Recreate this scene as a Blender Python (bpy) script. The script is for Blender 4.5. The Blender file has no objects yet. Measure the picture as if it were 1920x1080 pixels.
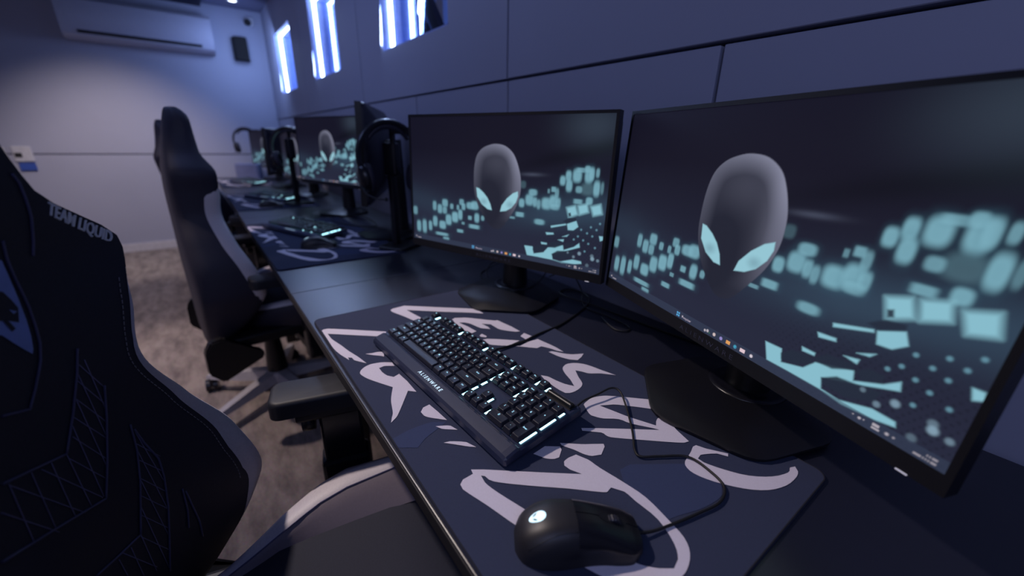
import bpy, bmesh, math, random
import numpy as np
from mathutils import Vector, Matrix
from mathutils.geometry import tessellate_polygon
random.seed(7)
PI=math.pi
scene=bpy.context.scene
COL=scene.collection
DATA={"mat":[[[0.0734,-0.0081],[0.0691,0.0003],[0.0702,0.0095],[0.1135,0.0622],[0.1573,0.1132],[0.168,0.1084],[0.177,0.0982],[0.1379,0.0513],[0.0966,0.0026],[0.1268,0.0038],[0.1695,0.0131],[0.2011,0.0189],[0.2403,0.0286],[0.2707,0.0339],[0.2595,0.0263],[0.2455,0.0177],[0.2336,0.0168],[0.2282,0.0106],[0.2402,0.0099],[0.2119,0.0022],[0.1749,-0.0067],[0.126,-0.0086]],[[0.2329,0.0431],[0.2373,0.0542],[0.2388,0.0664],[0.2447,0.0772],[0.2642,0.0703],[0.2593,0.0675],[0.2454,0.0534]],[[0.0425,0.166],[0.0372,0.1738],[0.0346,0.2058],[0.0814,0.262],[0.1377,0.3305],[0.1569,0.3512],[0.1912,0.3512],[0.1667,0.3241],[0.1224,0.2669],[0.0646,0.1996],[0.1003,0.2047],[0.1279,0.2102],[0.1382,0.2021],[0.137,0.189],[0.0972,0.1782],[0.0536,0.1642]],[[0.1789,0.2684],[0.176,0.2785],[0.1847,0.2935],[0.1918,0.3044],[0.2431,0.3515],[0.2439,0.3575],[0.2643,0.3604],[0.2941,0.3651],[0.3234,0.3665],[0.3196,0.3566],[0.3004,0.3402],[0.2835,0.3319],[0.2549,0.3309],[0.2404,0.3151],[0.263,0.3181],[0.2762,0.3165],[0.2599,0.3005],[0.2252,0.2923],[0.2094,0.2819],[0.2054,0.2732],[0.2136,0.2747],[0.2377,0.2801],[0.2682,0.2834],[0.2712,0.2698],[0.2485,0.2621],[0.2252,0.2611],[0.1983,0.2652]],[[0.2912,0.2774],[0.2857,0.2867],[0.3019,0.2895],[0.3061,0.2856],[0.2973,0.2771]],[[0.3108,0.2733],[0.3133,0.2833],[0.3353,0.3109],[0.3598,0.3377],[0.3645,0.3114],[0.3631,0.3007],[0.3461,0.2802],[0.3364,0.273],[0.32,0.2744]],[[0.3438,0.3523],[0.3358,0.3686],[0.3582,0.3739],[0.3631,0.3524]],[[0.38,0.3236],[0.3745,0.3521],[0.3765,0.3756],[0.4114,0.3815],[0.4345,0.3838],[0.4513,0.3834],[0.4406,0.3756],[0.4225,0.3694],[0.4069,0.3603],[0.4077,0.3474],[0.3999,0.3392],[0.3736,0.3142]],[[0.4339,0.3574],[0.4358,0.3651],[0.4563,0.3787],[0.4704,0.393],[0.4801,0.4128],[0.4875,0.3988],[0.4924,0.3839],[0.4816,0.3722],[0.4607,0.3623],[0.4454,0.3591]],[[0.5003,0.3355],[0.4933,0.3455],[0.4915,0.3579],[0.4997,0.3742],[0.5169,0.3864],[0.5441,0.3945],[0.5733,0.4039],[0.5529,0.3848],[0.5405,0.3666],[0.5284,0.3599],[0.5175,0.3523],[0.5364,0.3413],[0.5564,0.3315],[0.5647,0.3187],[0.5672,0.3031],[0.5658,0.2916],[0.5614,0.2851],[0.5483,0.2825],[0.5277,0.2819],[0.5104,0.282],[0.4936,0.2865],[0.5037,0.2942],[0.5235,0.2985],[0.5412,0.3041],[0.555,0.3128],[0.5371,0.3212],[0.516,0.3277]],[[0.6024,0.2891],[0.5997,0.2982],[0.5978,0.3131],[0.6029,0.3297],[0.6112,0.3429],[0.6377,0.3715],[0.6745,0.4096],[0.6922,0.3885],[0.6843,0.3792],[0.6677,0.3653],[0.647,0.3457],[0.6311,0.3289],[0.62,0.3076],[0.6455,0.3165],[0.669,0.3249],[0.7047,0.3421],[0.6993,0.3498],[0.6956,0.3596],[0.6968,0.3685],[0.7058,0.3707],[0.7288,0.3595],[0.7541,0.3518],[0.752,0.3438],[0.7409,0.3294],[0.7133,0.2977],[0.6868,0.2678],[0.6775,0.2609],[0.6668,0.2592],[0.6479,0.2388],[0.6428,0.242],[0.6578,0.2631],[0.6846,0.2991],[0.7142,0.3377],[0.7073,0.3339],[0.6796,0.3137],[0.6614,0.3061],[0.6466,0.2876],[0.6352,0.2796],[0.6256,0.2775],[0.6062,0.2862]],[[0.6483,0.193],[0.6678,0.2167],[0.6764,0.2297],[0.6858,0.2439],[0.6906,0.2407],[0.6987,0.2248],[0.693,0.2121],[0.6829,0.205],[0.6701,0.2002],[0.6534,0.1918]],[[0.6409,0.1706],[0.6537,0.1881],[0.6599,0.1855],[0.6687,0.1727],[0.6674,0.1656],[0.6587,0.1554],[0.6431,0.1476]],[[0.7738,0.3102],[0.7708,0.3223],[0.7677,0.3349],[0.7637,0.3467],[0.7646,0.353],[0.7768,0.3584],[0.8002,0.3749],[0.8032,0.369],[0.7912,0.3619],[0.7791,0.3397],[0.781,0.3304],[0.7899,0.3302],[0.8124,0.3405],[0.8362,0.3565],[0.8555,0.3812],[0.8649,0.4066],[0.8626,0.4189],[0.8658,0.4266],[0.8719,0.4198],[0.8747,0.4058],[0.8728,0.38],[0.8626,0.3528],[0.8437,0.33],[0.8155,0.3093],[0.7929,0.3004],[0.7798,0.3029]],[[[0.6184,0.0617],[0.6263,0.06],[0.627,0.0447],[0.6321,0.038],[0.6408,0.0369],[0.6789,0.0493],[0.723,0.0623],[0.7573,0.0757],[0.7892,0.0864],[0.8165,0.0985],[0.8367,0.1104],[0.855,0.133],[0.8608,0.1578],[0.8604,0.1745],[0.8525,0.193],[0.8381,0.2047],[0.8143,0.2102],[0.7802,0.2152],[0.7493,0.2115],[0.7145,0.2047],[0.6945,0.2026],[0.6783,0.1957],[0.6768,0.1837],[0.6784,0.1729],[0.684,0.1683],[0.6935,0.1696],[0.7083,0.1771],[0.6809,0.1419],[0.6447,0.0965],[0.6282,0.0758]],[[0.6346,0.0671],[0.6472,0.0652],[0.6696,0.07],[0.7148,0.0847],[0.7621,0.1008],[0.8094,0.1281],[0.8291,0.1392],[0.8436,0.1526],[0.852,0.1645],[0.8488,0.1765],[0.8359,0.1892],[0.8076,0.2006],[0.7768,0.2002],[0.7586,0.2001],[0.745,0.1915],[0.7466,0.184],[0.7434,0.1767],[0.7149,0.1456],[0.6823,0.1072],[0.6524,0.0755],[0.6384,0.0708]]],[[0.2973,0.0134],[0.286,0.0217],[0.279,0.0373],[0.2828,0.0567],[0.2908,0.0697],[0.2953,0.0751],[0.3102,0.0748],[0.3065,0.0692],[0.2996,0.0578],[0.3016,0.0476],[0.3187,0.0476],[0.336,0.0515],[0.3467,0.0592],[0.3421,0.0712],[0.3726,0.0741],[0.4133,0.0743],[0.4022,0.0636],[0.423,0.0487],[0.446,0.032],[0.4598,0.0208],[0.4675,0.0094],[0.4559,0.0151],[0.4461,0.0202],[0.4299,0.0248],[0.4153,0.0288],[0.3964,0.0366],[0.3772,0.0461],[0.3529,0.0325],[0.3264,0.0189],[0.3083,0.0133]],[[0.469,0.0575],[0.4605,0.0653],[0.4586,0.0771],[0.4818,0.0801],[0.5103,0.0827],[0.4914,0.0647],[0.4801,0.0579]],[[0.5134,0.0616],[0.517,0.0687],[0.5254,0.0809],[0.5396,0.0853],[0.5354,0.0801],[0.5238,0.0667]],[[0.5523,0.0552],[0.5549,0.0638],[0.5703,0.0829],[0.5868,0.0893],[0.5803,0.0815],[0.5649,0.0671]]],"matsh":[[[0.5026,-0.0003],[0.4981,0.0253],[0.5009,0.0616],[0.5133,0.0796],[0.5204,0.0611],[0.5294,0.0368],[0.5405,0.0209],[0.5249,-0.0016]],[[0.7318,0.2247],[0.7333,0.2436],[0.7767,0.3079],[0.8232,0.3147],[0.833,0.296],[0.8296,0.2606],[0.8179,0.2247],[0.8143,0.2102],[0.7802,0.2152],[0.7493,0.2115]]],"head":[[0.502,0.81],[0.546,0.798],[0.584,0.755],[0.607,0.693],[0.624,0.613],[0.63,0.547],[0.628,0.467],[0.61,0.376],[0.577,0.288],[0.548,0.221],[0.524,0.197],[0.493,0.199],[0.457,0.249],[0.416,0.339],[0.392,0.44],[0.386,0.535],[0.388,0.641],[0.401,0.724],[0.429,0.775],[0.466,0.801]],"eyeL":[[0.4,0.491],[0.415,0.486],[0.44,0.458],[0.461,0.424],[0.478,0.379],[0.487,0.333],[0.465,0.336],[0.432,0.368],[0.406,0.423]],"eyeR":[[0.531,0.331],[0.538,0.377],[0.564,0.433],[0.593,0.474],[0.617,0.491],[0.619,0.458],[0.61,0.413],[0.588,0.368],[0.561,0.341]],"blob":[[0.015,0.245,0.0185,0.03,0.6],[0.147,0.307,0.0155,0.032,0.7],[0.214,0.34,0.0222,0.026,0.8],[0.181,0.287,0.0185,0.031,0.8],[0.256,0.32,0.0129,0.018,0.7],[0.316,0.364,0.0172,0.02,0.7],[0.294,0.318,0.0099,0.017,0.7],[0.327,0.33,0.0142,0.022,0.8],[0.367,0.345,0.0222,0.022,0.9],[0.393,0.351,0.0212,0.027,0.9],[0.212,0.281,0.0172,0.024,0.7],[0.037,0.113,0.0178,0.04,0.8],[0.076,0.118,0.0184,0.048,0.8],[0.116,0.132,0.0148,0.034,0.8],[0.149,0.177,0.0188,0.036,0.8],[0.197,0.156,0.0265,0.028,0.9],[0.236,0.207,0.0231,0.036,0.9],[0.276,0.237,0.0238,0.035,1],[0.308,0.263,0.0158,0.034,0.9],[0.365,0.249,0.0106,0.013,0.8],[0.325,0.197,0.0113,0.009,0.6],[0.405,0.256,0.0135,0.03,0.9],[0.438,0.261,0.0089,0.016,0.7],[0.192,0.077,0.0506,0.011,0.8],[0.219,0.045,0.0243,0.01,0.75],[0.307,0.13,0.0236,0.011,0.8],[0.39,0.184,0.0289,0.013,0.9],[0.638,0.413,0.0132,0.025,0.9],[0.675,0.441,0.0195,0.032,0.9],[0.689,0.494,0.0192,0.019,0.8],[0.701,0.429,0.0105,0.027,0.8],[0.718,0.417,0.0092,0.027,0.7],[0.753,0.428,0.0238,0.032,1],[0.784,0.446,0.0191,0.035,1],[0.804,0.442,0.0115,0.027,0.8],[0.76,0.514,0.0056,0.012,0.5],[0.781,0.528,0.0106,0.014,0.8],[0.796,0.505,0.0095,0.027,0.6],[0.791,0.411,0.0209,0.017,0.6],[0.631,0.329,0.0196,0.014,0.85],[0.594,0.299,0.0133,0.007,0.6],[0.726,0.295,0.0249,0.016,0.8],[0.817,0.59,0.0125,0.025,0.95],[0.84,0.622,0.0125,0.028,0.95],[0.845,0.561,0.0138,0.032,0.95],[0.875,0.628,0.0191,0.035,1],[0.89,0.664,0.0199,0.012,0.7],[0.921,0.633,0.0171,0.038,1],[0.914,0.672,0.0119,0.017,0.8],[0.932,0.644,0.0108,0.033,0.8],[0.954,0.652,0.0075,0.023,0.7],[0.886,0.541,0.0142,0.018,0.7],[0.955,0.555,0.0131,0.04,1],[0.92,0.548,0.0278,0.033,0.2],[0.886,0.464,0.0189,0.013,0.8],[0.931,0.474,0.0142,0.02,0.95],[0.976,0.561,0.0065,0.031,0.4],[0.641,0.542,0.0142,0.022,0.15]],"poly":[[[0.841,0.417],[0.878,0.438],[0.891,0.379],[0.854,0.35]],[[0.887,0.438],[0.925,0.457],[0.934,0.402],[0.897,0.377]],[[0.938,0.441],[0.977,0.463],[0.987,0.4],[0.952,0.381]],[[0.677,0.109],[0.701,0.111],[0.708,0.06],[0.754,0.083],[0.773,0.124],[0.839,0.158],[0.843,0.125],[0.886,0.159],[0.907,0.191],[0.911,0.162],[0.888,0.146],[0.847,0.116],[0.833,0.109],[0.792,0.082],[0.798,0.044],[0.833,0.04],[0.885,0.07],[0.921,0.068],[0.924,0.052],[0.894,0.04],[0.839,0.03],[0.795,0.04],[0.727,0.041],[0.676,0.039],[0.661,0.108]],[[0.849,0.309],[0.887,0.337],[0.897,0.299],[0.878,0.271],[0.855,0.268]],[[0.758,0.229],[0.793,0.234],[0.795,0.223],[0.763,0.213]],[[0.779,0.28],[0.844,0.309],[0.846,0.3],[0.781,0.267]],[[0.832,0.216],[0.861,0.239],[0.853,0.222]],[[0.814,0.19],[0.841,0.2],[0.839,0.182]],[[0.739,0.155],[0.767,0.154],[0.767,0.143],[0.742,0.14]],[[0.983,0.258],[0.998,0.259],[1.001,0.236],[0.989,0.225]]],"dark":[[[0.702,0.093],[0.722,0.126],[0.759,0.137],[0.769,0.117],[0.74,0.081],[0.706,0.073]],[[0.768,0.137],[0.788,0.17],[0.835,0.178],[0.837,0.159],[0.804,0.129],[0.772,0.126]],[[0.839,0.158],[0.86,0.187],[0.884,0.185],[0.885,0.165],[0.857,0.14]],[[0.792,0.082],[0.816,0.112],[0.85,0.12],[0.89,0.133],[0.881,0.09],[0.842,0.059],[0.799,0.063]],[[0.831,0.321],[0.854,0.35],[0.885,0.356],[0.886,0.34],[0.851,0.312]],[[0.851,0.381],[0.86,0.387],[0.864,0.365],[0.855,0.358]]],"dot":[[0.91,0.283],[0.935,0.265],[0.971,0.295],[0.957,0.25],[0.944,0.196],[0.972,0.176],[0.932,0.141],[0.899,0.235],[0.922,0.214],[0.948,0.308],[0.982,0.338],[0.883,0.21]],"dot2":[[0.966,0.099,0.013,0.8],[0.988,0.093,0.01,0.5],[0.947,0.048,0.012,0.3],[0.911,0.12,0.012,0.7],[0.888,0.09,0.01,0.5],[0.862,0.113,0.008,0.4],[0.963,0.117,0.012,0.4]],"task":[[0.381,0.015],[0.405,0.017],[0.43,0.015],[0.494,0.014],[0.523,0.019],[0.545,0.018],[0.569,0.016],[0.591,0.016],[0.613,0.016],[0.637,0.018]],"clock":[[0.957,0.007],[0.988,0.007],[0.973,0.023],[0.987,0.022],[0.998,0.039]],"wx":[[0.011,0.016],[0.029,0.022],[0.063,0.01]],"bz":[[0.43,-0.039],[0.587,-0.027],[0.956,-0.054]]}
CH={"piping":[[[-0.1246,1.0556],[-0.1249,1.0526],[-0.1252,1.0495],[-0.1254,1.0465],[-0.1256,1.0434],[-0.1258,1.0404],[-0.126,1.0373],[-0.1264,1.0341],[-0.1268,1.0309],[-0.1271,1.0277],[-0.1274,1.0245],[-0.1277,1.0213],[-0.1279,1.0181],[-0.1282,1.0152],[-0.1285,1.0124],[-0.1288,1.0095],[-0.1291,1.0066],[-0.1293,1.0038],[-0.1295,1.0009],[-0.1296,0.9986],[-0.1297,0.9963],[-0.1298,0.994],[-0.1298,0.9916],[-0.1299,0.9893],[-0.13,0.987],[-0.1298,0.9835],[-0.1296,0.9799],[-0.1294,0.9764],[-0.1293,0.9729],[-0.1291,0.9693],[-0.1289,0.9657],[-0.1287,0.9627],[-0.1284,0.9598],[-0.1281,0.9568],[-0.1279,0.9538],[-0.1276,0.9508],[-0.1274,0.9478],[-0.1266,0.945],[-0.1259,0.9421],[-0.1252,0.9393],[-0.1245,0.9364],[-0.1237,0.9336],[-0.123,0.9307],[-0.1225,0.9296],[-0.122,0.9284],[-0.1215,0.9273],[-0.121,0.9261],[-0.1205,0.925],[-0.12,0.9239],[-0.1184,0.9207],[-0.1168,0.9176],[-0.1151,0.9145],[-0.1134,0.9114],[-0.1117,0.9084],[-0.11,0.9054],[-0.1082,0.9026],[-0.1063,0.8999],[-0.1045,0.8972],[-0.1026,0.8946],[-0.1007,0.8919],[-0.0989,0.8893]],[[-0.0989,0.8893],[-0.0948,0.891],[-0.0908,0.8927],[-0.0868,0.8944],[-0.0828,0.8961],[-0.0789,0.8978],[-0.075,0.8995]],[[-0.138,1.1152],[-0.1387,1.1138],[-0.1395,1.1123],[-0.1403,1.1109],[-0.1411,1.1095],[-0.1418,1.108],[-0.1426,1.1066],[-0.1432,1.1041],[-0.1438,1.1017],[-0.1444,1.0992],[-0.145,1.0968],[-0.1455,1.0943],[-0.1459,1.0918],[-0.1464,1.0887],[-0.1468,1.0856],[-0.1472,1.0825],[-0.1476,1.0793],[-0.1481,1.0761],[-0.1485,1.0729],[-0.1485,1.0691],[-0.1485,1.0652],[-0.1485,1.0614],[-0.1486,1.0575],[-0.1486,1.0535],[-0.1486,1.0496],[-0.1484,1.0471],[-0.1481,1.0447],[-0.1478,1.0423],[-0.1474,1.0398],[-0.1471,1.0374],[-0.1467,1.0349]],[[-0.1549,0.9252],[-0.1538,0.9207],[-0.1527,0.9162],[-0.1516,0.9117],[-0.1503,0.9072],[-0.1491,0.9027],[-0.1477,0.8982],[-0.1452,0.8916],[-0.1428,0.8848],[-0.1404,0.8781],[-0.138,0.8715],[-0.1356,0.8648],[-0.133,0.8582],[-0.1298,0.8516],[-0.1265,0.8452],[-0.1231,0.8389],[-0.1195,0.8327],[-0.1157,0.8266],[-0.1119,0.8207]],[[-0.1119,0.8207],[-0.1061,0.8226],[-0.1004,0.8245],[-0.0948,0.8265],[-0.0892,0.8285],[-0.0836,0.8304],[-0.0782,0.8324],[-0.0728,0.8344],[-0.0674,0.8364],[-0.0622,0.8383],[-0.057,0.8403],[-0.0519,0.8423],[-0.0468,0.8442]],[[-0.1678,0.8682],[-0.167,0.8615],[-0.1663,0.8549],[-0.1654,0.8482],[-0.1645,0.8415],[-0.1635,0.8349],[-0.1624,0.8283],[-0.1601,0.8192],[-0.1575,0.8102],[-0.1547,0.8014],[-0.1516,0.7928],[-0.1482,0.7843],[-0.1446,0.776],[-0.1414,0.7699],[-0.1381,0.7639],[-0.1347,0.7579],[-0.1313,0.7521],[-0.1278,0.7463],[-0.1242,0.7406]],[[-0.1242,0.7406],[-0.1206,0.7419],[-0.1169,0.7432],[-0.1133,0.7445],[-0.1097,0.7458],[-0.1061,0.7472],[-0.1026,0.7485],[-0.0962,0.751],[-0.0898,0.7536],[-0.0835,0.7562],[-0.0774,0.7587],[-0.0712,0.7613],[-0.0652,0.7639],[-0.0553,0.7681],[-0.0456,0.7722],[-0.0362,0.7763],[-0.0271,0.7804],[-0.0182,0.7844],[-0.0097,0.7884]],[[-0.1833,0.799],[-0.1828,0.7929],[-0.1823,0.7868],[-0.1816,0.7807],[-0.1808,0.7747],[-0.1799,0.7686],[-0.1789,0.7626],[-0.177,0.7561],[-0.1749,0.7496],[-0.1728,0.7431],[-0.1706,0.7367],[-0.1684,0.7303],[-0.1662,0.7239],[-0.1614,0.7134],[-0.1565,0.703],[-0.1517,0.6927],[-0.1467,0.6825],[-0.1417,0.6724],[-0.1367,0.6623]],[[-0.1367,0.6623],[-0.1311,0.6633],[-0.1255,0.6644],[-0.1199,0.6655],[-0.1143,0.6667],[-0.1087,0.668],[-0.1032,0.6694],[-0.098,0.671],[-0.0928,0.6727],[-0.0876,0.6744],[-0.0825,0.6762],[-0.0774,0.678],[-0.0723,0.6798]],[[-0.1853,0.7903],[-0.1861,0.7858],[-0.1868,0.7814],[-0.1875,0.7769],[-0.1882,0.7723],[-0.1888,0.7678],[-0.1894,0.7633],[-0.1905,0.7579],[-0.1915,0.7524],[-0.1926,0.747],[-0.1936,0.7415],[-0.1946,0.7359],[-0.1956,0.7303],[-0.195,0.7258],[-0.1944,0.7212],[-0.1937,0.7166],[-0.1931,0.712],[-0.1924,0.7073],[-0.1918,0.7027],[-0.1898,0.6955],[-0.1878,0.6883],[-0.1857,0.6812],[-0.1835,0.6741],[-0.1814,0.6669],[-0.1793,0.6597],[-0.1768,0.6532],[-0.1742,0.6466],[-0.1717,0.6399],[-0.1693,0.6332],[-0.167,0.6265],[-0.1648,0.6196],[-0.1623,0.6117],[-0.16,0.6036],[-0.158,0.5953],[-0.1561,0.5868],[-0.1545,0.578],[-0.153,0.569]],[[-0.2027,0.6644],[-0.2016,0.6585],[-0.2006,0.6526],[-0.1996,0.6466],[-0.1986,0.6405],[-0.1977,0.6343],[-0.1969,0.6281],[-0.1958,0.6237],[-0.1947,0.6193],[-0.1936,0.6149],[-0.1927,0.6104],[-0.1917,0.6058],[-0.1909,0.6011]],[[-0.2047,0.6575],[-0.2044,0.6477],[-0.2041,0.6377],[-0.2041,0.6274],[-0.2045,0.6166],[-0.2052,0.6053],[-0.2063,0.5935],[-0.2062,0.5885],[-0.2062,0.5834],[-0.2062,0.5783],[-0.2062,0.573],[-0.2063,0.5677],[-0.2065,0.5622]]],"quilt":[[[-0.1582,0.9094],[-0.1587,0.8988],[-0.1592,0.8879],[-0.1601,0.8766],[-0.1614,0.865],[-0.1627,0.8531],[-0.164,0.8409]],[[-0.1487,0.9003],[-0.1496,0.8857],[-0.1509,0.8703],[-0.1526,0.8544],[-0.1542,0.8381],[-0.1555,0.8216],[-0.1563,0.8049]],[[-0.14,0.8714],[-0.1412,0.8555],[-0.1424,0.8393],[-0.1433,0.8228],[-0.1438,0.8061],[-0.1437,0.7893],[-0.143,0.7726]],[[-0.1287,0.8443],[-0.129,0.8279],[-0.129,0.8113],[-0.1285,0.7946],[-0.1275,0.7779],[-0.1259,0.7611],[-0.1241,0.7443]],[[-0.1124,0.8187],[-0.1122,0.807],[-0.1118,0.7951],[-0.1111,0.7833],[-0.1102,0.7714],[-0.109,0.7595],[-0.1078,0.7476]],[[-0.0955,0.8243],[-0.0948,0.8127],[-0.094,0.8009],[-0.0929,0.7891],[-0.0916,0.7773],[-0.09,0.7655],[-0.0883,0.7537]],[[-0.075,0.8313],[-0.0738,0.8201],[-0.0726,0.8087],[-0.0714,0.7972],[-0.0698,0.7857],[-0.068,0.7743],[-0.0661,0.7629]],[[-0.0528,0.8396],[-0.0513,0.8286],[-0.0497,0.8175],[-0.0481,0.8063],[-0.0464,0.795],[-0.0444,0.7837],[-0.0422,0.7724]],[[-0.1513,0.9098],[-0.1537,0.9031],[-0.1561,0.8962],[-0.1587,0.8892],[-0.1614,0.882],[-0.1644,0.8745],[-0.1675,0.8668]],[[-0.1461,0.8909],[-0.1489,0.8838],[-0.1519,0.8764],[-0.155,0.8688],[-0.1583,0.8609],[-0.1617,0.8528],[-0.1652,0.8446]],[[-0.14,0.8714],[-0.1433,0.8639],[-0.1467,0.8561],[-0.1502,0.8482],[-0.1538,0.84],[-0.1574,0.8317],[-0.161,0.8231]],[[-0.1326,0.8528],[-0.1362,0.8452],[-0.1399,0.8373],[-0.1437,0.8293],[-0.1476,0.8211],[-0.1514,0.8127],[-0.1552,0.8042]],[[-0.1247,0.833],[-0.1283,0.8248],[-0.1319,0.8164],[-0.1355,0.8079],[-0.1392,0.7991],[-0.1427,0.7903],[-0.1462,0.7813]],[[-0.1128,0.8137],[-0.1166,0.8055],[-0.1205,0.797],[-0.1242,0.7884],[-0.1279,0.7797],[-0.1316,0.7708],[-0.1352,0.7618]],[[-0.0842,0.8265],[-0.0905,0.814],[-0.0969,0.8009],[-0.1034,0.7874],[-0.1098,0.7735],[-0.1161,0.7592],[-0.1225,0.7443]],[[-0.0526,0.8371],[-0.0598,0.8239],[-0.0673,0.8099],[-0.0752,0.7953],[-0.0831,0.78],[-0.0909,0.7642],[-0.0989,0.7478]],[[-0.0336,0.8233],[-0.0389,0.8132],[-0.0443,0.8027],[-0.0499,0.7917],[-0.0555,0.7805],[-0.0611,0.769],[-0.0667,0.7571]],[[-0.1853,0.7903],[-0.1867,0.7753],[-0.1876,0.7601],[-0.1882,0.7448],[-0.1887,0.7293],[-0.1891,0.7134],[-0.1895,0.6972]],[[-0.1796,0.762],[-0.1795,0.7454],[-0.1793,0.7285],[-0.179,0.7114],[-0.1787,0.6937],[-0.1782,0.6759],[-0.1777,0.6575]],[[-0.1674,0.7264],[-0.1669,0.7103],[-0.1664,0.6938],[-0.1658,0.677],[-0.1652,0.6599],[-0.1649,0.6421],[-0.1651,0.6234]],[[-0.153,0.693],[-0.1519,0.6759],[-0.1508,0.6583],[-0.1499,0.6401],[-0.1497,0.6209],[-0.1507,0.6001],[-0.1533,0.5769]],[[-0.1372,0.6617],[-0.1364,0.6513],[-0.1357,0.6407],[-0.1353,0.6296],[-0.1351,0.6182],[-0.1354,0.6062],[-0.1362,0.5934]],[[-0.1204,0.6608],[-0.1199,0.6529],[-0.1194,0.6449],[-0.119,0.6368],[-0.1187,0.6284],[-0.1186,0.6197],[-0.1187,0.6108]],[[-0.1023,0.6648],[-0.1021,0.6602],[-0.102,0.6555],[-0.1018,0.6508],[-0.1017,0.6461],[-0.1016,0.6413],[-0.1016,0.6364]],[[-0.181,0.7715],[-0.184,0.7649],[-0.187,0.7583],[-0.19,0.7516],[-0.1929,0.7447],[-0.1959,0.7378],[-0.1989,0.7308]],[[-0.1755,0.7496],[-0.1786,0.743],[-0.1816,0.7362],[-0.1847,0.7294],[-0.1878,0.7224],[-0.191,0.7153],[-0.1941,0.7081]],[[-0.1674,0.7264],[-0.1703,0.7193],[-0.1733,0.712],[-0.1763,0.7046],[-0.1793,0.697],[-0.1823,0.6894],[-0.1852,0.6817]],[[-0.1583,0.7061],[-0.1616,0.6983],[-0.1648,0.6904],[-0.168,0.6824],[-0.1712,0.6742],[-0.1745,0.666],[-0.1777,0.6575]],[[-0.1482,0.6833],[-0.1514,0.6752],[-0.1546,0.6669],[-0.1579,0.6585],[-0.1612,0.6498],[-0.1647,0.641],[-0.1683,0.6318]],[[-0.136,0.6594],[-0.1393,0.6506],[-0.1429,0.6417],[-0.1465,0.6324],[-0.1504,0.6227],[-0.1546,0.6127],[-0.1592,0.602]],[[-0.1091,0.6668],[-0.1133,0.6567],[-0.1176,0.6462],[-0.1221,0.6353],[-0.1269,0.624],[-0.1321,0.612],[-0.1379,0.5991]]],"logo":[[-0.1217,1.0376],[-0.1222,1.035],[-0.1226,1.0324],[-0.1229,1.0297],[-0.1232,1.0271],[-0.1235,1.0244],[-0.1238,1.0218],[-0.1241,1.0179],[-0.1243,1.014],[-0.1245,1.0101],[-0.1247,1.0062],[-0.1248,1.0023],[-0.1249,0.9983],[-0.1248,0.9946],[-0.1248,0.9908],[-0.1247,0.987],[-0.1246,0.9833],[-0.1245,0.9795],[-0.1244,0.9756],[-0.1242,0.9727],[-0.1239,0.9698],[-0.1236,0.9669],[-0.1233,0.964],[-0.1231,0.9611],[-0.1229,0.9581],[-0.1225,0.9559],[-0.1221,0.9536],[-0.1218,0.9514],[-0.1214,0.9491],[-0.121,0.9469],[-0.1207,0.9446],[-0.1204,0.944],[-0.1201,0.9433],[-0.1198,0.9426],[-0.1195,0.9419],[-0.1192,0.9413],[-0.1189,0.9406],[-0.1181,0.9418],[-0.1174,0.9429],[-0.1167,0.9441],[-0.116,0.9452],[-0.1152,0.9464],[-0.1145,0.9475],[-0.1134,0.9495],[-0.1123,0.9514],[-0.1112,0.9533],[-0.1102,0.9552],[-0.1091,0.9571],[-0.108,0.959],[-0.107,0.961],[-0.106,0.9629],[-0.105,0.9648],[-0.104,0.9667],[-0.103,0.9686],[-0.102,0.9704]],"horse":[[-0.1146,1.0091],[-0.1152,1.0076],[-0.1159,1.006],[-0.1166,1.0045],[-0.1172,1.0029],[-0.1179,1.0013],[-0.1185,0.9997],[-0.119,0.9981],[-0.1195,0.9965],[-0.1199,0.9948],[-0.1204,0.9932],[-0.1208,0.9915],[-0.1213,0.9899],[-0.1206,0.9876],[-0.12,0.9853],[-0.1194,0.983],[-0.1188,0.9808],[-0.1181,0.9785],[-0.1175,0.9762],[-0.1163,0.9771],[-0.1151,0.978],[-0.1139,0.9789],[-0.1127,0.9797],[-0.1115,0.9806],[-0.1103,0.9815],[-0.1108,0.9799],[-0.1113,0.9782],[-0.1118,0.9766],[-0.1123,0.9749],[-0.1128,0.9732],[-0.1133,0.9716],[-0.1127,0.9713],[-0.1121,0.9711],[-0.1116,0.9709],[-0.111,0.9706],[-0.1104,0.9704],[-0.1098,0.9702],[-0.1093,0.9723],[-0.1087,0.9745],[-0.1082,0.9767],[-0.1076,0.9788],[-0.107,0.981],[-0.1064,0.9831]],"tri":[[-0.1135,0.9915],[-0.1144,0.9907],[-0.1153,0.99],[-0.1162,0.9893],[-0.1171,0.9886],[-0.118,0.9879],[-0.1189,0.9872],[-0.1184,0.9869],[-0.1178,0.9867],[-0.1173,0.9865],[-0.1167,0.9863],[-0.1162,0.9861],[-0.1156,0.9859],[-0.1153,0.9869],[-0.1149,0.9878],[-0.1146,0.9887],[-0.1142,0.9896],[-0.1139,0.9905],[-0.1135,0.9915]],"text":[[-0.1615,1.0741],[-0.2105,1.0315],[-0.1635,1.0866],None,[-0.1853,1.0583],[-0.1868,1.0719]]}

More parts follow.
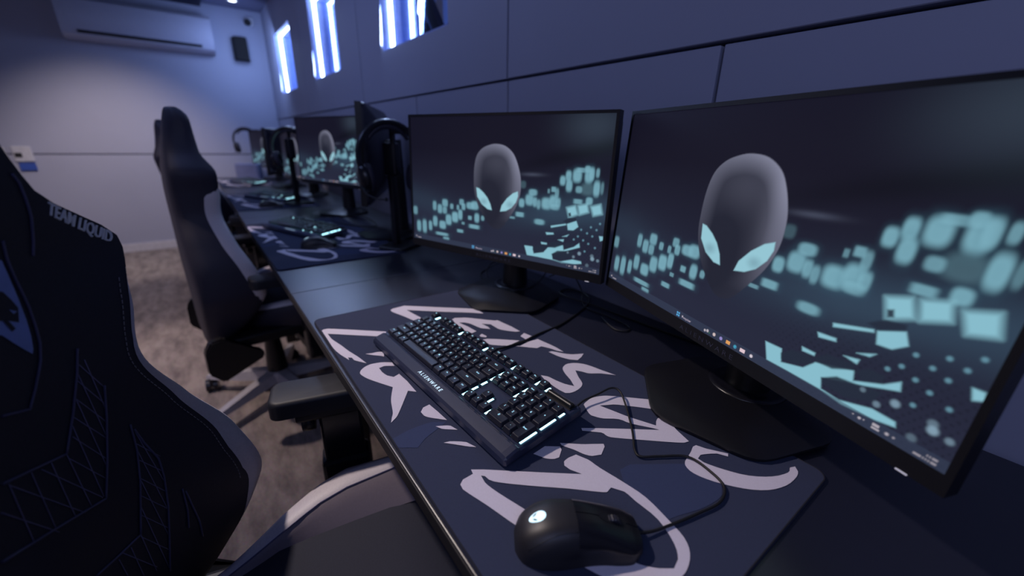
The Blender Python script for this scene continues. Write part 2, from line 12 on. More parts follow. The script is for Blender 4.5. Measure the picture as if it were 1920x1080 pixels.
# ------------------------------------------------------------------ colour / materials
def lin(c): return tuple((x/255/12.92 if x/255<=.04045 else ((x/255+.055)/1.055)**2.4) for x in c)
MATS={}
def mat(name,rgb,rough=.6,metal=0.,noise=.08,scale=40.,bump=0.,spec=.5,emit=None,estr=0.):
    if name in MATS: return MATS[name]
    m=bpy.data.materials.new(name); m.use_nodes=True; nt=m.node_tree; b=nt.nodes['Principled BSDF']
    c=lin(rgb)
    tc=nt.nodes.new('ShaderNodeTexCoord'); nz=nt.nodes.new('ShaderNodeTexNoise'); nz.inputs['Scale'].default_value=scale
    nz.inputs['Detail'].default_value=4
    nt.links.new(tc.outputs['Object'],nz.inputs['Vector'])
    cr=nt.nodes.new('ShaderNodeValToRGB')
    cr.color_ramp.elements[0].position=.3; cr.color_ramp.elements[1].position=.7
    cr.color_ramp.elements[0].color=tuple(x*(1-noise) for x in c)+(1,); cr.color_ramp.elements[1].color=tuple(min(1,x*(1+noise)) for x in c)+(1,)
    nt.links.new(nz.outputs['Fac'],cr.inputs['Fac']); nt.links.new(cr.outputs['Color'],b.inputs['Base Color'])
    b.inputs['Roughness'].default_value=rough; b.inputs['Metallic'].default_value=metal
    b.inputs['Specular IOR Level'].default_value=spec
    if bump>0:
        bp=nt.nodes.new('ShaderNodeBump'); bp.inputs['Strength'].default_value=bump; bp.inputs['Distance'].default_value=.002
        nt.links.new(nz.outputs['Fac'],bp.inputs['Height']); nt.links.new(bp.outputs['Normal'],b.inputs['Normal'])
    if emit is not None:
        b.inputs['Emission Color'].default_value=lin(emit)+(1,); b.inputs['Emission Strength'].default_value=estr
    MATS[name]=m; return m
M_wall=mat('painted_wall',(160,163,184),.55,noise=.02,scale=3)
M_groove=mat('wall_groove',(60,62,80),.8)
M_ceil=mat('ceiling_paint',(120,122,150),.8,noise=.02)
M_desk=mat('dark_laminate',(24,26,40),.36,noise=.06,scale=90,spec=1.)
M_deskedge=mat('desk_edge_band',(26,24,28),.6,noise=.1,scale=60)
M_mat=mat('mat_cloth',(55,61,84),.9,noise=.05,scale=600,bump=.1,spec=.15)
M_matsh=mat('mat_cloth_light',(58,67,98),.9,noise=.05,scale=600,spec=.15)
M_matedge=mat('mat_stitched_rim',(24,26,40),.9)
M_print=mat('mat_print',(212,206,220),.85,noise=.03,scale=500,spec=.15)
M_blk=mat('black_plastic',(19,19,24),.38,noise=.06,scale=120,bump=.04)
M_blk2=mat('satin_black_plastic',(20,20,27),.30,noise=.05,scale=150)
M_bez=mat('monitor_bezel_plastic',(17,17,22),.4,noise=.05)
M_bezl=mat('bezel_lettering',(52,54,72),.5)
M_back=mat('monitor_back_plastic',(34,34,50),.4,noise=.05)
M_kb=mat('keyboard_body',(40,46,70),.34,noise=.05,scale=200)
M_key=mat('keycap',(28,30,44),.40,noise=.05,scale=300,bump=.05)
M_leg=mat('keycap_legend',(150,200,215),.5,emit=(160,215,240),estr=1.0)
M_led=mat('key_backlight',(180,240,240),.5,emit=(170,235,250),estr=5.)
M_led2=mat('dim_key_backlight',(120,180,190),.5,emit=(120,205,225),estr=.45)
M_kbtxt=mat('keyboard_lettering',(190,215,230),.5,emit=(185,215,235),estr=.75)
M_logo=mat('lit_mouse_badge',(220,240,250),.5,emit=(190,232,248),estr=1.05)
M_cable=mat('cable_rubber',(16,16,20),.55)
M_leather=mat('chair_dark_leather',(38,37,54),.62,noise=.12,scale=350,bump=.12)
M_white=mat('chair_white_leather',(205,198,205),.5,noise=.05,scale=300,bump=.1)
M_stitch=mat('chair_stitching',(125,120,155),.7)
M_pipe=mat('chair_piping',(92,90,124),.5)
M_emb=mat('embroidery_thread',(245,245,250),.7,bump=.3,scale=900)
M_emblem=mat('chair_emblem_vinyl',(140,160,225),.55)
M_metal=mat('white_painted_metal',(190,188,196),.35,metal=.2)
M_dmetal=mat('dark_painted_metal',(30,30,34),.4,metal=.4)
M_chip=mat('white_plastic',(190,190,200),.5)
M_blue=mat('blue_plastic',(50,80,165),.5)
M_ledw=mat('led_strip_light',(235,245,255),.5,emit=(200,222,255),estr=12.)
M_jamb=mat('window_jamb_paint',(150,165,220),.5)
M_patch=mat('pale_blue_patch',(118,126,168),.55)
M_void=mat('backdrop_glow',(60,76,130),.9,emit=(66,86,150),estr=1.3)  # blue glow put into the backdrop behind the glass, no lamp there
M_beam=mat('dark_beam',(14,14,22),.6)
M_spot=mat('downlight_lens',(255,255,255),.4,emit=(225,235,255),estr=6.)
M_pled=mat('power_indicator',(230,230,240),.5,emit=(225,225,245),estr=.22)

# ------------------------------------------------------------------ object helpers
def link(o,parent=None):
    COL.objects.link(o)
    if parent is not None: o.parent=parent
    return o
def thing(name,label,cat,loc=(0,0,0),rz=0,group=None):
    o=bpy.data.objects.new(name,None); o.empty_display_size=.05; link(o)
    o.location=loc; o.rotation_euler=(0,0,rz); o['label']=label; o['category']=cat
    if group: o['group']=group
    return o
def tag(o,label,cat,group=None):
    o['label']=label;o['category']=cat
    if group:o['group']=group
    return o
def mk(name,bm,mats,parent=None,smooth=False,angle=None):
    me=bpy.data.meshes.new(name)
    bmesh.ops.recalc_face_normals(bm,faces=bm.faces[:]) if len(bm.faces) else None
    bm.to_mesh(me); bm.free()
    if not isinstance(mats,(list,tuple)): mats=[mats]
    for m in mats: me.materials.append(m)
    if smooth:
        for f in me.polygons: f.use_smooth=True
        if angle:
            try: me.set_sharp_from_angle(angle=math.radians(angle))
            except Exception: pass
    return link(bpy.data.objects.new(name,me),parent)
def struct(o): o['kind']='structure'; return o
def box(bm,x0,x1,y0,y1,z0,z1,bev=0,mi=0,M=None,seg=2):
    r=bmesh.ops.create_cube(bm,size=1)
    vs=r['verts']
    for v in vs: v.co=Vector(((x0+x1)/2+v.co.x*(x1-x0),(y0+y1)/2+v.co.y*(y1-y0),(z0+z1)/2+v.co.z*(z1-z0)))
    fs=set(f for v in vs for f in v.link_faces)
    for f in fs: f.material_index=mi
    if bev>0:
        es=list(set(e for v in vs for e in v.link_edges))
        rr=bmesh.ops.bevel(bm,geom=es,offset=bev,segments=seg,affect='EDGES',profile=.5)
        for f in rr['faces']: f.material_index=mi
        vs=list(set(v for f in rr['faces'] for v in f.verts)|set(v for v in vs if v.is_valid))
    if M is not None:
        for v in vs: v.co=M@v.co
    return vs
def prism(bm,pts,z0,z1,mi=0,bev=0,M=None):
    vs=[bm.verts.new((x,y,z0)) for x,y in pts]; f=bm.faces.new(vs)
    r=bmesh.ops.extrude_face_region(bm,geom=[f]); top=[e for e in r['geom'] if isinstance(e,bmesh.types.BMVert)]
    for v in top: v.co.z=z1
    allv=vs+top
    fs=set(ff for v in allv for ff in v.link_faces)
    for ff in fs: ff.material_index=mi
    if bev>0:
        es=[e for e in set(e for v in top for e in v.link_edges) if all(w in top for w in e.verts)]
        rr=bmesh.ops.bevel(bm,geom=es,offset=bev,segments=3,affect='EDGES',profile=.5)
        allv=list(set([v for v in allv if v.is_valid]+[v for f2 in rr['faces'] for v in f2.verts]))
    if M is not None:
        for v in allv: v.co=M@v.co
    return allv
def tube(bm,pts,r,n=8,mi=0,closed=False,caps=True):
    P=[Vector(p) for p in pts]; rings=[]
    N=len(P)
    up=Vector((0,0,1))
    prevn=None
    for i,p in enumerate(P):
        a=P[(i-1)%N] if (closed or i>0) else P[i]; b=P[(i+1)%N] if (closed or i<N-1) else P[i]
        t=(b-a); 
        if t.length<1e-9: t=Vector((1,0,0))
        t.normalize()
        if prevn is None:
            nn=t.cross(up); 
            if nn.length<.1: nn=t.cross(Vector((1,0,0)))
        else: nn=prevn-t*prevn.dot(t)
        nn.normalize(); prevn=nn; bb=t.cross(nn)
        rr=r[i] if isinstance(r,(list,tuple)) else r
        rings.append([bm.verts.new(p+nn*rr*math.cos(2*PI*k/n)+bb*rr*math.sin(2*PI*k/n)) for k in range(n)])
    M=N if closed else N-1
    for i in range(M):
        A=rings[i];B=rings[(i+1)%N]
        for k in range(n):
            f=bm.faces.new((A[k],A[(k+1)%n],B[(k+1)%n],B[k])); f.material_index=mi; f.smooth=True
    if caps and not closed:
        for R_ in (rings[0],rings[-1]):
            try: f=bm.faces.new(R_); f.material_index=mi
            except ValueError: pass
def lathe(bm,prof,n=24,mi=0,cx=0,cy=0):
    rings=[]
    for r,z in prof:
        rings.append([bm.verts.new((cx+r*math.cos(2*PI*k/n),cy+r*math.sin(2*PI*k/n),z)) for k in range(n)])
    for A,B in zip(rings[:-1],rings[1:]):
        for k in range(n):
            f=bm.faces.new((A[k],A[(k+1)%n],B[(k+1)%n],B[k])); f.material_index=mi; f.smooth=True
    for R_ in (rings[0],rings[-1]):
        try: f=bm.faces.new(R_); f.material_index=mi
        except ValueError: pass
def spline(pts,n=8):
    P=[Vector(p) for p in pts]; out=[]
    for i in range(len(P)-1):
        a=P[max(i-1,0)];b=P[i];c=P[i+1];d=P[min(i+2,len(P)-1)]
        for k in range(n):
            t=k/n
            out.append(.5*((2*b)+(-a+c)*t+(2*a-5*b+4*c-d)*t*t+(-a+3*b-3*c+d)*t**3))
    out.append(P[-1]); return out
_tc={}
def textmesh(s,size,bold=0.,sx=1.,extr=0.,align='CENTER'):
    """verts/faces of a flat text in XY"""
    key=(s,size,bold,sx,extr,align)
    if key in _tc: return _tc[key]
    cu=bpy.data.curves.new('t','FONT'); cu.body=s; cu.size=size; cu.offset=bold; cu.extrude=extr
    cu.align_x=align; cu.align_y='CENTER' if align=='CENTER' else 'BOTTOM_BASELINE'; cu.resolution_u=3
    o=bpy.data.objects.new('t',cu); COL.objects.link(o)
    dg=bpy.context.evaluated_depsgraph_get(); me=bpy.data.meshes.new_from_object(o.evaluated_get(dg))
    vs=[(v.co.x*sx,v.co.y,v.co.z) for v in me.vertices]; fs=[tuple(p.vertices) for p in me.polygons]
    bpy.data.objects.remove(o); bpy.data.curves.remove(cu); bpy.data.meshes.remove(me)
    _tc[key]=(vs,fs); return vs,fs
def addtext(bm,s,size,fn,mi=0,**k):
    vs,fs=textmesh(s,size,**k)
    V=[bm.verts.new(fn(*v)) for v in vs]
    for f in fs:
        try: ff=bm.faces.new([V[i] for i in f]); ff.material_index=mi
        except ValueError: pass
def polyface(bm,pts,mi=0,z=0):
    loops=pts if isinstance(pts[0][0],(list,tuple)) else [pts]
    tri=tessellate_polygon([[Vector((p[0],p[1],0)) for p in L] for L in loops])
    vs=[bm.verts.new((p[0],p[1],z)) for L in loops for p in L]
    for t in tri:
        try: f=bm.faces.new([vs[i] for i in t]); f.material_index=mi
        except ValueError: pass
def copy_tree(o,parent=None):
    c=o.copy(); COL.objects.link(c)
    if parent is not None: c.parent=parent; c.matrix_parent_inverse=o.matrix_parent_inverse
    for ch in list(o.children): copy_tree(ch,c)
    return c

# ------------------------------------------------------------------ dimensions
XL=-5.60; YW=.86; ZC=2.38; DZ=.74; YE=.148; YB=.852; PITCH=1.375; SEAM=-1.212

# ------------------------------------------------------------------ room shell
bm=bmesh.new(); box(bm,XL-.1,3.2,-3.2,YW+.6,-.05,0)
def floormat():
    m=bpy.data.materials.new('mottled_carpet'); m.use_nodes=True; nt=m.node_tree; b=nt.nodes['Principled BSDF']
    tc=nt.nodes.new('ShaderNodeTexCoord'); mp=nt.nodes.new('ShaderNodeMapping'); mp.inputs['Scale'].default_value=(1,2.6,1)
    n1=nt.nodes.new('ShaderNodeTexNoise'); n1.inputs['Scale'].default_value=5; n1.inputs['Detail'].default_value=8; n1.inputs['Roughness'].default_value=.7
    n2=nt.nodes.new('ShaderNodeTexNoise'); n2.inputs['Scale'].default_value=160
    cr=nt.nodes.new('ShaderNodeValToRGB'); cr.color_ramp.elements[0].position=.36; cr.color_ramp.elements[1].position=.62
    cr.color_ramp.elements[0].color=lin((118,108,108))+(1,); cr.color_ramp.elements[1].color=lin((172,160,155))+(1,)
    mx=nt.nodes.new('ShaderNodeMixRGB'); mx.blend_type='MULTIPLY'; mx.inputs['Fac'].default_value=.5
    L=nt.links.new
    L(tc.outputs['Object'],mp.inputs['Vector']);L(mp.outputs['Vector'],n1.inputs['Vector']);L(tc.outputs['Object'],n2.inputs['Vector'])
    L(n1.outputs['Fac'],cr.inputs['Fac']);L(cr.outputs['Color'],mx.inputs['Color1']);L(n2.outputs['Color'],mx.inputs['Color2']);L(mx.outputs['Color'],b.inputs['Base Color'])
    b.inputs['Roughness'].default_value=.85; return m
struct(mk('floor',bm,floormat()))
bm=bmesh.new(); box(bm,XL-.1,3.2,-3.2,YW+.6,ZC,ZC+.06); struct(mk('ceiling',bm,M_ceil))
bm=bmesh.new(); box(bm,XL,-2.2,-2.4,.34,ZC-.035,ZC-.001); struct(mk('trim_1',bm,mat('dark_ceiling_panel',(34,34,60),.6)))
# left wall: two courses with a horizontal joint
bm=bmesh.new()
box(bm,XL-.10,XL-.012,-3.2,YW+.6,0,ZC,mi=1)
ZJ=.963
for (z0,z1) in ((0,ZJ-.005),(ZJ+.005,ZC)):
    box(bm,XL-.02,XL,-3.2,YW,z0,z1,bev=.002,mi=0,seg=1)
struct(mk('wall_left',bm,[M_wall,M_groove]))
bm=bmesh.new(); box(bm,XL,XL+.014,-3.2,YW,0,.085,bev=.003); struct(mk('baseboard_left',bm,mat('baseboard_paint',(190,188,198),.5)))
# long wall behind the desks: panels with joints and window openings
bm=bmesh.new()
ZS=1.342; G=.004
wins=[(-2.215,-1.545),(-3.612,-2.945),(-5.012,-4.30)]
ZW0,ZW1=1.56,2.085
x=-1.17-.7*7; 
lx=[-1.17+.7*k for k in range(-7,7)]
for a,b in zip(lx[:-1],lx[1:]):
    a2=max(a,XL)
    if b<=XL: continue
    if a2<XL+.001: a2=XL
    box(bm,a2+ (G if a2>XL else 0),b-G,YW,YW+.05,0,ZS-.0035,bev=.0015,seg=1)
ux=[-1.17+1.4*k for k in range(-4,4)]
for a,b in zip(ux[:-1],ux[1:]):
    a2=max(a,XL)
    if b<=XL: continue
    aa,bb=a2+(G if a2>XL else 0),b-G
    w=[q for q in wins if q[0]>a2 and q[1]<b]
    if not w:
        box(bm,aa,bb,YW-.004,YW+.05,ZS+.0035,ZC,bev=.0015,seg=1)
    else:
        w0,w1=w[0]
        box(bm,aa,w0,YW-.004,YW+.05,ZS+.0035,ZC); box(bm,w1,bb,YW-.004,YW+.05,ZS+.0035,ZC)
        box(bm,w0,w1,YW-.004,YW+.05,ZS+.0035,ZW0); box(bm,w0,w1,YW-.004,YW+.05,ZW1,ZC)
# backing with the same openings
xs=[XL]+[v for q in sorted(wins) for v in q]+[3.2]
for i in range(0,len(xs),2): box(bm,xs[i],xs[i+1],YW+.03,YW+.16,0,ZC,mi=1)
for w0,w1 in wins:
    box(bm,w0,w1,YW+.03,YW+.16,0,ZW0,mi=1); box(bm,w0,w1,YW+.03,YW+.16,ZW1,ZC,mi=1)
struct(mk('wall_back',bm,[M_wall,M_groove]))
def glassmat():
    m=bpy.data.materials.new('tinted_window_glass'); m.use_nodes=True; nt=m.node_tree
    for n in list(nt.nodes): nt.nodes.remove(n)
    o=nt.nodes.new('ShaderNodeOutputMaterial'); g=nt.nodes.new('ShaderNodeBsdfGlossy'); g.inputs['Roughness'].default_value=.03
    g.inputs['Color'].default_value=(.75,.85,1,1)
    t=nt.nodes.new('ShaderNodeBsdfTransparent'); t.inputs['Color'].default_value=(.85,.9,1,1); mx=nt.nodes.new('ShaderNodeMixShader')
    fr=nt.nodes.new('ShaderNodeLayerWeight'); fr.inputs['Blend'].default_value=.22
    ad=nt.nodes.new('ShaderNodeMath'); ad.operation='ADD'; ad.inputs[1].default_value=.0; ad.use_clamp=True
    nt.links.new(fr.outputs['Facing'],ad.inputs[0]); nt.links.new(ad.outputs[0],mx.inputs['Fac'])
    nt.links.new(t.outputs[0],mx.inputs[1]); nt.links.new(g.outputs[0],mx.inputs[2]); nt.links.new(mx.outputs[0],o.inputs['Surface']); return m
M_glass=glassmat()
for i,(w0,w1) in enumerate(wins):
    e=bpy.data.objects.new('window_%d'%(i+1),None); link(e); e.location=((w0+w1)/2,YW+.08,ZW0); e['kind']='structure'
    X0,X1=w0-e.location.x,w1-e.location.x; y0=YW-.004-e.location.y; H=ZW1-ZW0
    bm=bmesh.new(); t=.006
    box(bm,X0,X0+t,y0,.08,0,H); box(bm,X1-t,X1,y0,.08,0,H); box(bm,X0,X1,y0,.08,0,t); box(bm,X0,X1,y0,.08,H-t,H)
    mk('window_jamb',bm,M_jamb,e)
    bm=bmesh.new(); box(bm,X0+t,X1-t,.018,.023,t,H-t); mk('pane',bm,M_glass,e)
    bm=bmesh.new(); s=-.045
    box(bm,X0+t,X0+t+.010,s,s+.018,t,H-t,bev=.002,seg=1); box(bm,X0+t,X1-t,s,s+.018,H-t-.010,H-t,bev=.002,seg=1)
    mk('led_strip',bm,M_ledw,e)
    bm=bmesh.new(); box(bm,X0-.3,X1+.3,.42,.44,-.4,H+.4); mk('glowing_backdrop',bm,M_void,e)
    bm=bmesh.new()
    for k in (-1,0,1):
        M=Matrix.Translation((X1*.2+k*.62,.30,H*.55))@Matrix.Rotation(math.radians(52),4,'Y'); box(bm,-.7,.7,-.02,.02,-.035,.035,M=M)
    mk('diagonal_beam',bm,M_beam,e)

# ------------------------------------------------------------------ things on the end wall and ceiling
ac=thing('air_conditioner','long white wall-mounted air conditioner with a dark air slot high on end wall','air conditioner',(XL,-.15,1.915))
prof=[(0,0),(.13,0),(.185,.03),(.205,.09),(.215,.20),(.205,.29),(.17,.32),(0,.32)]
bm=bmesh.new(); A=[bm.verts.new((x,-.53,z)) for x,z in prof]; B=[bm.verts.new((x,.53,z)) for x,z in prof]
for i in range(len(prof)):
    j=(i+1)%len(prof); bm.faces.new((A[i],A[j],B[j],B[i]))
bm.faces.new(A); bm.faces.new(B[::-1])
mk('housing',bm,mat('ac_plastic',(168,170,190),.45,noise=.02),ac,smooth=True,angle=35)
bm=bmesh.new(); M=Matrix.Translation((.197,0,.052))@Matrix.Rotation(math.radians(-18),4,'Y'); box(bm,-.004,.006,-.43,.43,-.012,.012,bev=.003,M=M); mk('air_slot',bm,M_beam,ac)
sp=thing('wall_speaker','small black box speaker mounted high on end wall beside the corner','speaker',(XL,.615,1.90))
bm=bmesh.new(); prism(bm,[(.03,-.07),(.03,.07),(.14,.055),(.14,-.055)],0,.21,bev=.012); mk('cabinet',bm,mat('speaker_shell',(11,11,15),.8),sp,smooth=True,angle=40)
bm=bmesh.new(); box(bm,0,.04,-.02,.02,.08,.13,bev=.004); mk('bracket',bm,M_blk2,sp)
bm=bmesh.new(); box(bm,.141,.144,-.048,.048,.012,.198,bev=.001); mk('grille',bm,mat('speaker_grille',(9,9,13),.8,bump=.5,scale=900),sp)
cam_=thing('security_camera','small dark dome camera on pale bracket high in the room corner','camera',(XL,.725,2.24))
bm=bmesh.new(); box(bm,0,.05,-.03,.05,.0,.07,bev=.006); mk('bracket',bm,M_chip,cam_)
bm=bmesh.new(); bmesh.ops.create_uvsphere(bm,u_segments=20,v_segments=12,radius=.032,matrix=Matrix.Translation((.07,-.01,.02))); mk('dome',bm,M_beam,cam_,smooth=True)
th=thing('wall_control_panel','white wall control panel with small black display above a blue button plate','thermostat',(XL,-1.19,.90))
bm=bmesh.new(); box(bm,0,.018,-.06,.06,.0,.13,bev=.006); mk('face_plate',bm,M_chip,th)
bm=bmesh.new(); box(bm,.017,.021,-.05,-.005,.035,.075,bev=.002); mk('display',bm,M_beam,th)
bm=bmesh.new(); box(bm,.0,.02,-.045,.055,-.075,-.012,bev=.003); mk('button_plate',bm,M_blue,th)
sw=thing('wall_socket','white double wall socket plate at far left of the end wall','socket',(XL,-1.36,.90))
bm=bmesh.new(); box(bm,0,.012,-.11,.07,.0,.12,bev=.004); mk('face_plate',bm,M_chip,sw)
bm=bmesh.new(); box(bm,.011,.015,-.09,.05,.018,.036,bev=.001); mk('socket_slots',bm,M_groove,sw)
dl=thing('downlight','small bright round downlight in the ceiling near the far corner','ceiling light',(-5.27,.585,ZC))
bm=bmesh.new(); lathe(bm,[(.05,-.001),(.05,-.012),(.036,-.014),(.036,-.004)],24); mk('rim',bm,M_chip,dl)
bm=bmesh.new(); lathe(bm,[(.035,-.003),(.035,-.010)],24); mk('lens',bm,M_spot,dl)

# ------------------------------------------------------------------ desks
def desk(x0,x1,label):
    d=thing('computer_desk',label,'desk',((x0+x1)/2,(YE+YB)/2,0),0,'desks joined in one row along the wall')
    w=(x1-x0)/2-.0012; dy=(YB-YE)/2
    bm=bmesh.new(); box(bm,-w,w,-dy,dy,DZ-.028,DZ,bev=.0016); mk('desktop',bm,M_desk,d)
    bm=bmesh.new(); box(bm,-w,w,-dy-.0015,-dy+.001,DZ-.025,DZ-.0035); mk('edge_band',bm,M_deskedge,d)
    bm=bmesh.new(); box(bm,-w+.08,w-.08,-dy+.10,-dy+.14,DZ-.075,DZ-.028,bev=.002); box(bm,-w+.08,w-.08,dy-.14,dy-.10,DZ-.075,DZ-.028,bev=.002); mk('frame_rail',bm,M_dmetal,d)
    for s in (-1,1):
        for q in (-1,1):
            bm=bmesh.new(); cx=s*(w-.06); cy=q*(dy-.12); box(bm,cx-.025,cx+.025,cy-.025,cy+.025,0,DZ-.028,bev=.003); mk('leg',bm,M_dmetal,d)
    return d
desk(SEAM+PITCH,SEAM+2*PITCH,'dark desk at the right end of the row, beside the nearest station')
desk(SEAM,SEAM+PITCH,'nearest dark desk, under the in-focus keyboard and mouse')
desk(SEAM-PITCH,SEAM,'second dark desk from the camera, next to the leather chair facing it')
desk(SEAM-2*PITCH,SEAM-PITCH,'third dark desk in the row, carrying a small glowing keyboard')
desk(SEAM-3*PITCH,SEAM-2*PITCH,'farthest dark desk in the row, by the end wall')

# ------------------------------------------------------------------ printed desk mats
def roundrect(x0,x1,y0,y1,r,n=6):
    o=[]
    for cx,cy,a in ((x1-r,y1-r,0),(x0+r,y1-r,90),(x0+r,y0+r,180),(x1-r,y0+r,270)):
        for k in range(n+1):
            t=math.radians(a+90*k/n); o.append((cx+r*math.cos(t),cy+r*math.sin(t)))
    return o
MW,MH=.899,.450
def smooth_poly(P,n=3):
    out=[]; N=len(P)
    for i in range(N):
        a,b,c,d=[Vector(P[(i+k)%N]) for k in (-1,0,1,2)]
        out.append(tuple(b))
        # only smooth where the turn is gentle
        t1=(b-a);t2=(c-b);t3=(d-c)
        if min(t1.length,t2.length,t3.length)<1e-6: continue
        if t1.angle(t2,0)<.75 and t2.angle(t3,0)<.75:
            for k in range(1,n):
                t=k/n; out.append(tuple(.5*((2*b)+(-a+c)*t+(2*a-5*b+4*c-d)*t*t+(-a+3*b-3*c+d)*t**3)))
    return out
def shr(q): return (q[0],q[1]-.0085*(1-q[0]/MW))
mt=thing('desk_mat','dark blue desk mat with bold pale brush lettering under the nearest keyboard and mouse','desk mat',(-.982,.1642,DZ),-.0158,'printed desk mats')
bm=bmesh.new(); prism(bm,[shr(q) for q in roundrect(0,MW,0,MH,.018)],0,.004,bev=.0012); mk('cloth',bm,M_mat,mt)
bm=bmesh.new(); tube(bm,[(*shr(q),.0034) for q in roundrect(.0012,MW-.0012,.0012,MH-.0012,.017)],.0012,6,closed=True); mk('stitched_rim',bm,M_matedge,mt)
for P in DATA['matsh']:
    bm=bmesh.new(); polyface(bm,smooth_poly(P),0,.0044); mk('tonal_pattern',bm,M_matsh,mt)
bm=bmesh.new()
for P in DATA['mat']:
    Ls=P if isinstance(P[0][0],list) else [P]
    polyface(bm,[smooth_poly([(min(max(x,.004),MW-.004),min(max(y,.0035-.0085*(1-x/MW)),MH-.004)) for x,y in L]) for L in Ls],0,.0048)
mk('print_lettering',bm,M_print,mt)
for k,lab in ((1,'printed desk mat in front of the tall headset stand, second from the camera'),(2,'printed desk mat third along the row, blurred, under a small glowing keyboard'),(3,'farthest printed desk mat, by the end wall')):
    c=copy_tree(mt); c.location.x-=PITCH*k; c.location.y=.1505; c['label']=lab; c.rotation_euler.z=0

# ------------------------------------------------------------------ wallpaper (vertex colours on the screen mesh)
SW,SH=.5977,.3362
def make_screen_mesh():
    NX,NY=560,315
    U,V=np.meshgrid(np.linspace(0,1,NX),np.linspace(0,1,NY))
    asp=SW/SH
    C=np.zeros((NY,NX,3))
    def L(c): return np.array(lin(c))
    top=L((20,19,34));bot=L((38,41,60))
    C[:]=bot+(top-bot)*np.clip(V*1.5-.15,0,1)[...,None]
    # faint dark sweep and light haze at upper right
    d=(V-(.40+.42*U))*1.0
    C*= (1-.6*np.exp(-(d/.05)**2)*np.clip((U-.45)*2,0,1))[...,None]
    C+= (np.exp(-((U-.93)/.13)**2-((V-.93)/.14)**2)[...,None])*L((46,58,68))*.8
    haze=np.where(U<.45,.4,1.)*np.exp(-((V-(.28+.18*np.abs(U-.35)*1.2))/.11)**2)*np.clip(np.abs(U-.45)*3,0,1)
    C+=haze[...,None]*L((48,76,92))*.55
    teal=L((138,192,208))
    m=np.clip((U-.62)*6,0,1)*np.clip((.30-V)*8,0,1)
    pat=(np.sin(U*asp*230+V*60)*np.sin(V*230-U*50)>.55)
    C*= (1-.25*m*pat)[...,None]
    def blend(m,c,k=1.):
        m=np.clip(m*k,0,1)[...,None]; C[:]=C*(1-m)+c*m
    def soft(x): return np.clip(x,0,1)**2*(3-2*np.clip(x,0,1))
    for cx,cy,rx,ry,b in DATA['blob']:
        small=U.shape and cx<.36
        rx2=max(rx*(.72 if small else (.84 if cx>.7 else .92)),.003); ry2=max(ry*1.1,.003)
        pw=5 if (ry<.016) else (3.4 if small else 2.8)
        r=(np.abs((U-cx)/rx2)**pw+np.abs((V-cy)/ry2)**pw)**(1/pw)
        soft_w=.7 if small else (.9 if cx>.7 else .8)
        blend(soft((1.0+soft_w*.55-r)/soft_w),teal,b*.9)
        blend(soft((2.2-r)/1.9),L((60,104,124)),.30*b)
    def inpoly(P,blur=.004):
        # signed soft coverage by distance to edges
        x=U;y=V;ins=np.zeros(U.shape,bool);dist=np.full(U.shape,9.)
        n=len(P)
        for i in range(n):
            x1,y1=P[i];x2,y2=P[(i+1)%n]
            c=((y1>y)!=(y2>y))
            with np.errstate(divide='ignore',invalid='ignore'):
                xi=(x2-x1)*(y-y1)/((y2-y1) if y2!=y1 else 1e-9)+x1
            ins^=(c&(x<xi))
            dx=(x2-x1)*asp;dy=y2-y1;L2=dx*dx+dy*dy+1e-12
            t=np.clip(((x-x1)*asp*dx+(y-y1)*dy)/L2,0,1)
            dd=np.sqrt(((x-x1)*asp-t*dx)**2+((y-y1)-t*dy)**2); dist=np.minimum(dist,dd)
        s=np.where(ins,dist,-dist)
        return np.clip(.5+s/(2*blur),0,1)
    for i,P in enumerate(DATA['poly']): blend(inpoly(P,.011 if i<3 else .0035),teal,.98)
    for P in DATA['dark']: blend(inpoly(P,.004),L((36,44,60)),.95)
    # perforated hexagon floor texture at the lower right
    for x,y in DATA['dot']: 
        r=np.sqrt(((U-x)*asp)**2+(V-y)**2); blend(soft((.011-r)/.008),L((110,160,180)),.7)
    for x,y,rr,k in DATA['dot2']:
        r=np.sqrt(((U-x)*asp)**2+(V-y)**2); blend(soft((rr*1.5-r)/rr),L((140,170,190)),k)
    # streak beside the head
    blend(np.exp(-((V-.615-(U-.68)*.05)/.012)**2)*np.exp(-((U-.68)/.05)**2),L((78,84,104)),.6)
    # head
    def sm(P,n=5):
        out=[];N=len(P)
        for i in range(N):
            a,b,c,d=[np.array(P[(i+k)%N]) for k in (-1,0,1,2)]
            for k in range(n):
                t=k/n; out.append(tuple(.5*((2*b)+(-a+c)*t+(2*a-5*b+4*c-d)*t*t+(-a+3*b-3*c+d)*t**3)))
        return out
    hp=sm(DATA['head'],4)
    mh=inpoly(hp,.003)
    cx=.507; 
    q=inpoly(hp,.085)      # 0.5 at the rim .. 1 inside
    rim=np.clip((1-q)*2,0,1)
    up=np.clip((V-.25)/.45,0,1)
    shade=.03+.85*rim**1.15*up*np.clip(.6+(U-.44)*4,.4,1)+.26*np.exp(-((U-.60)/.035)**2-((V-.55)/.22)**2)+.12*np.exp(-((U-.51)/.08)**2-((V-.68)/.10)**2)
    shade-= .10*np.exp(-((U-.47)/.05)**2-((V-.40)/.16)**2)
    hc=L((34,36,50))+(L((132,134,156))-L((34,36,50)))*np.clip(shade,0,1)[...,None]
    m=mh[...,None]; C[:]=C*(1-m)+hc*m
    for k in ('eyeL','eyeR'):
        e=inpoly(DATA[k],.0035); blend(e,L((150,200,214)),1)
        e2=inpoly(DATA[k],.0035)-inpoly(DATA[k],.0015)
        c0=np.array(DATA[k]).mean(0); r=np.sqrt(((U-c0[0])/.03)**2+((V-c0[1]+.02)/.04)**2)
        blend(e*soft((1-r)),L((112,150,165)),.6)
    # taskbar
    tb=(V<.040); C[tb]=C[tb]*.45+L((54,64,86))*.55
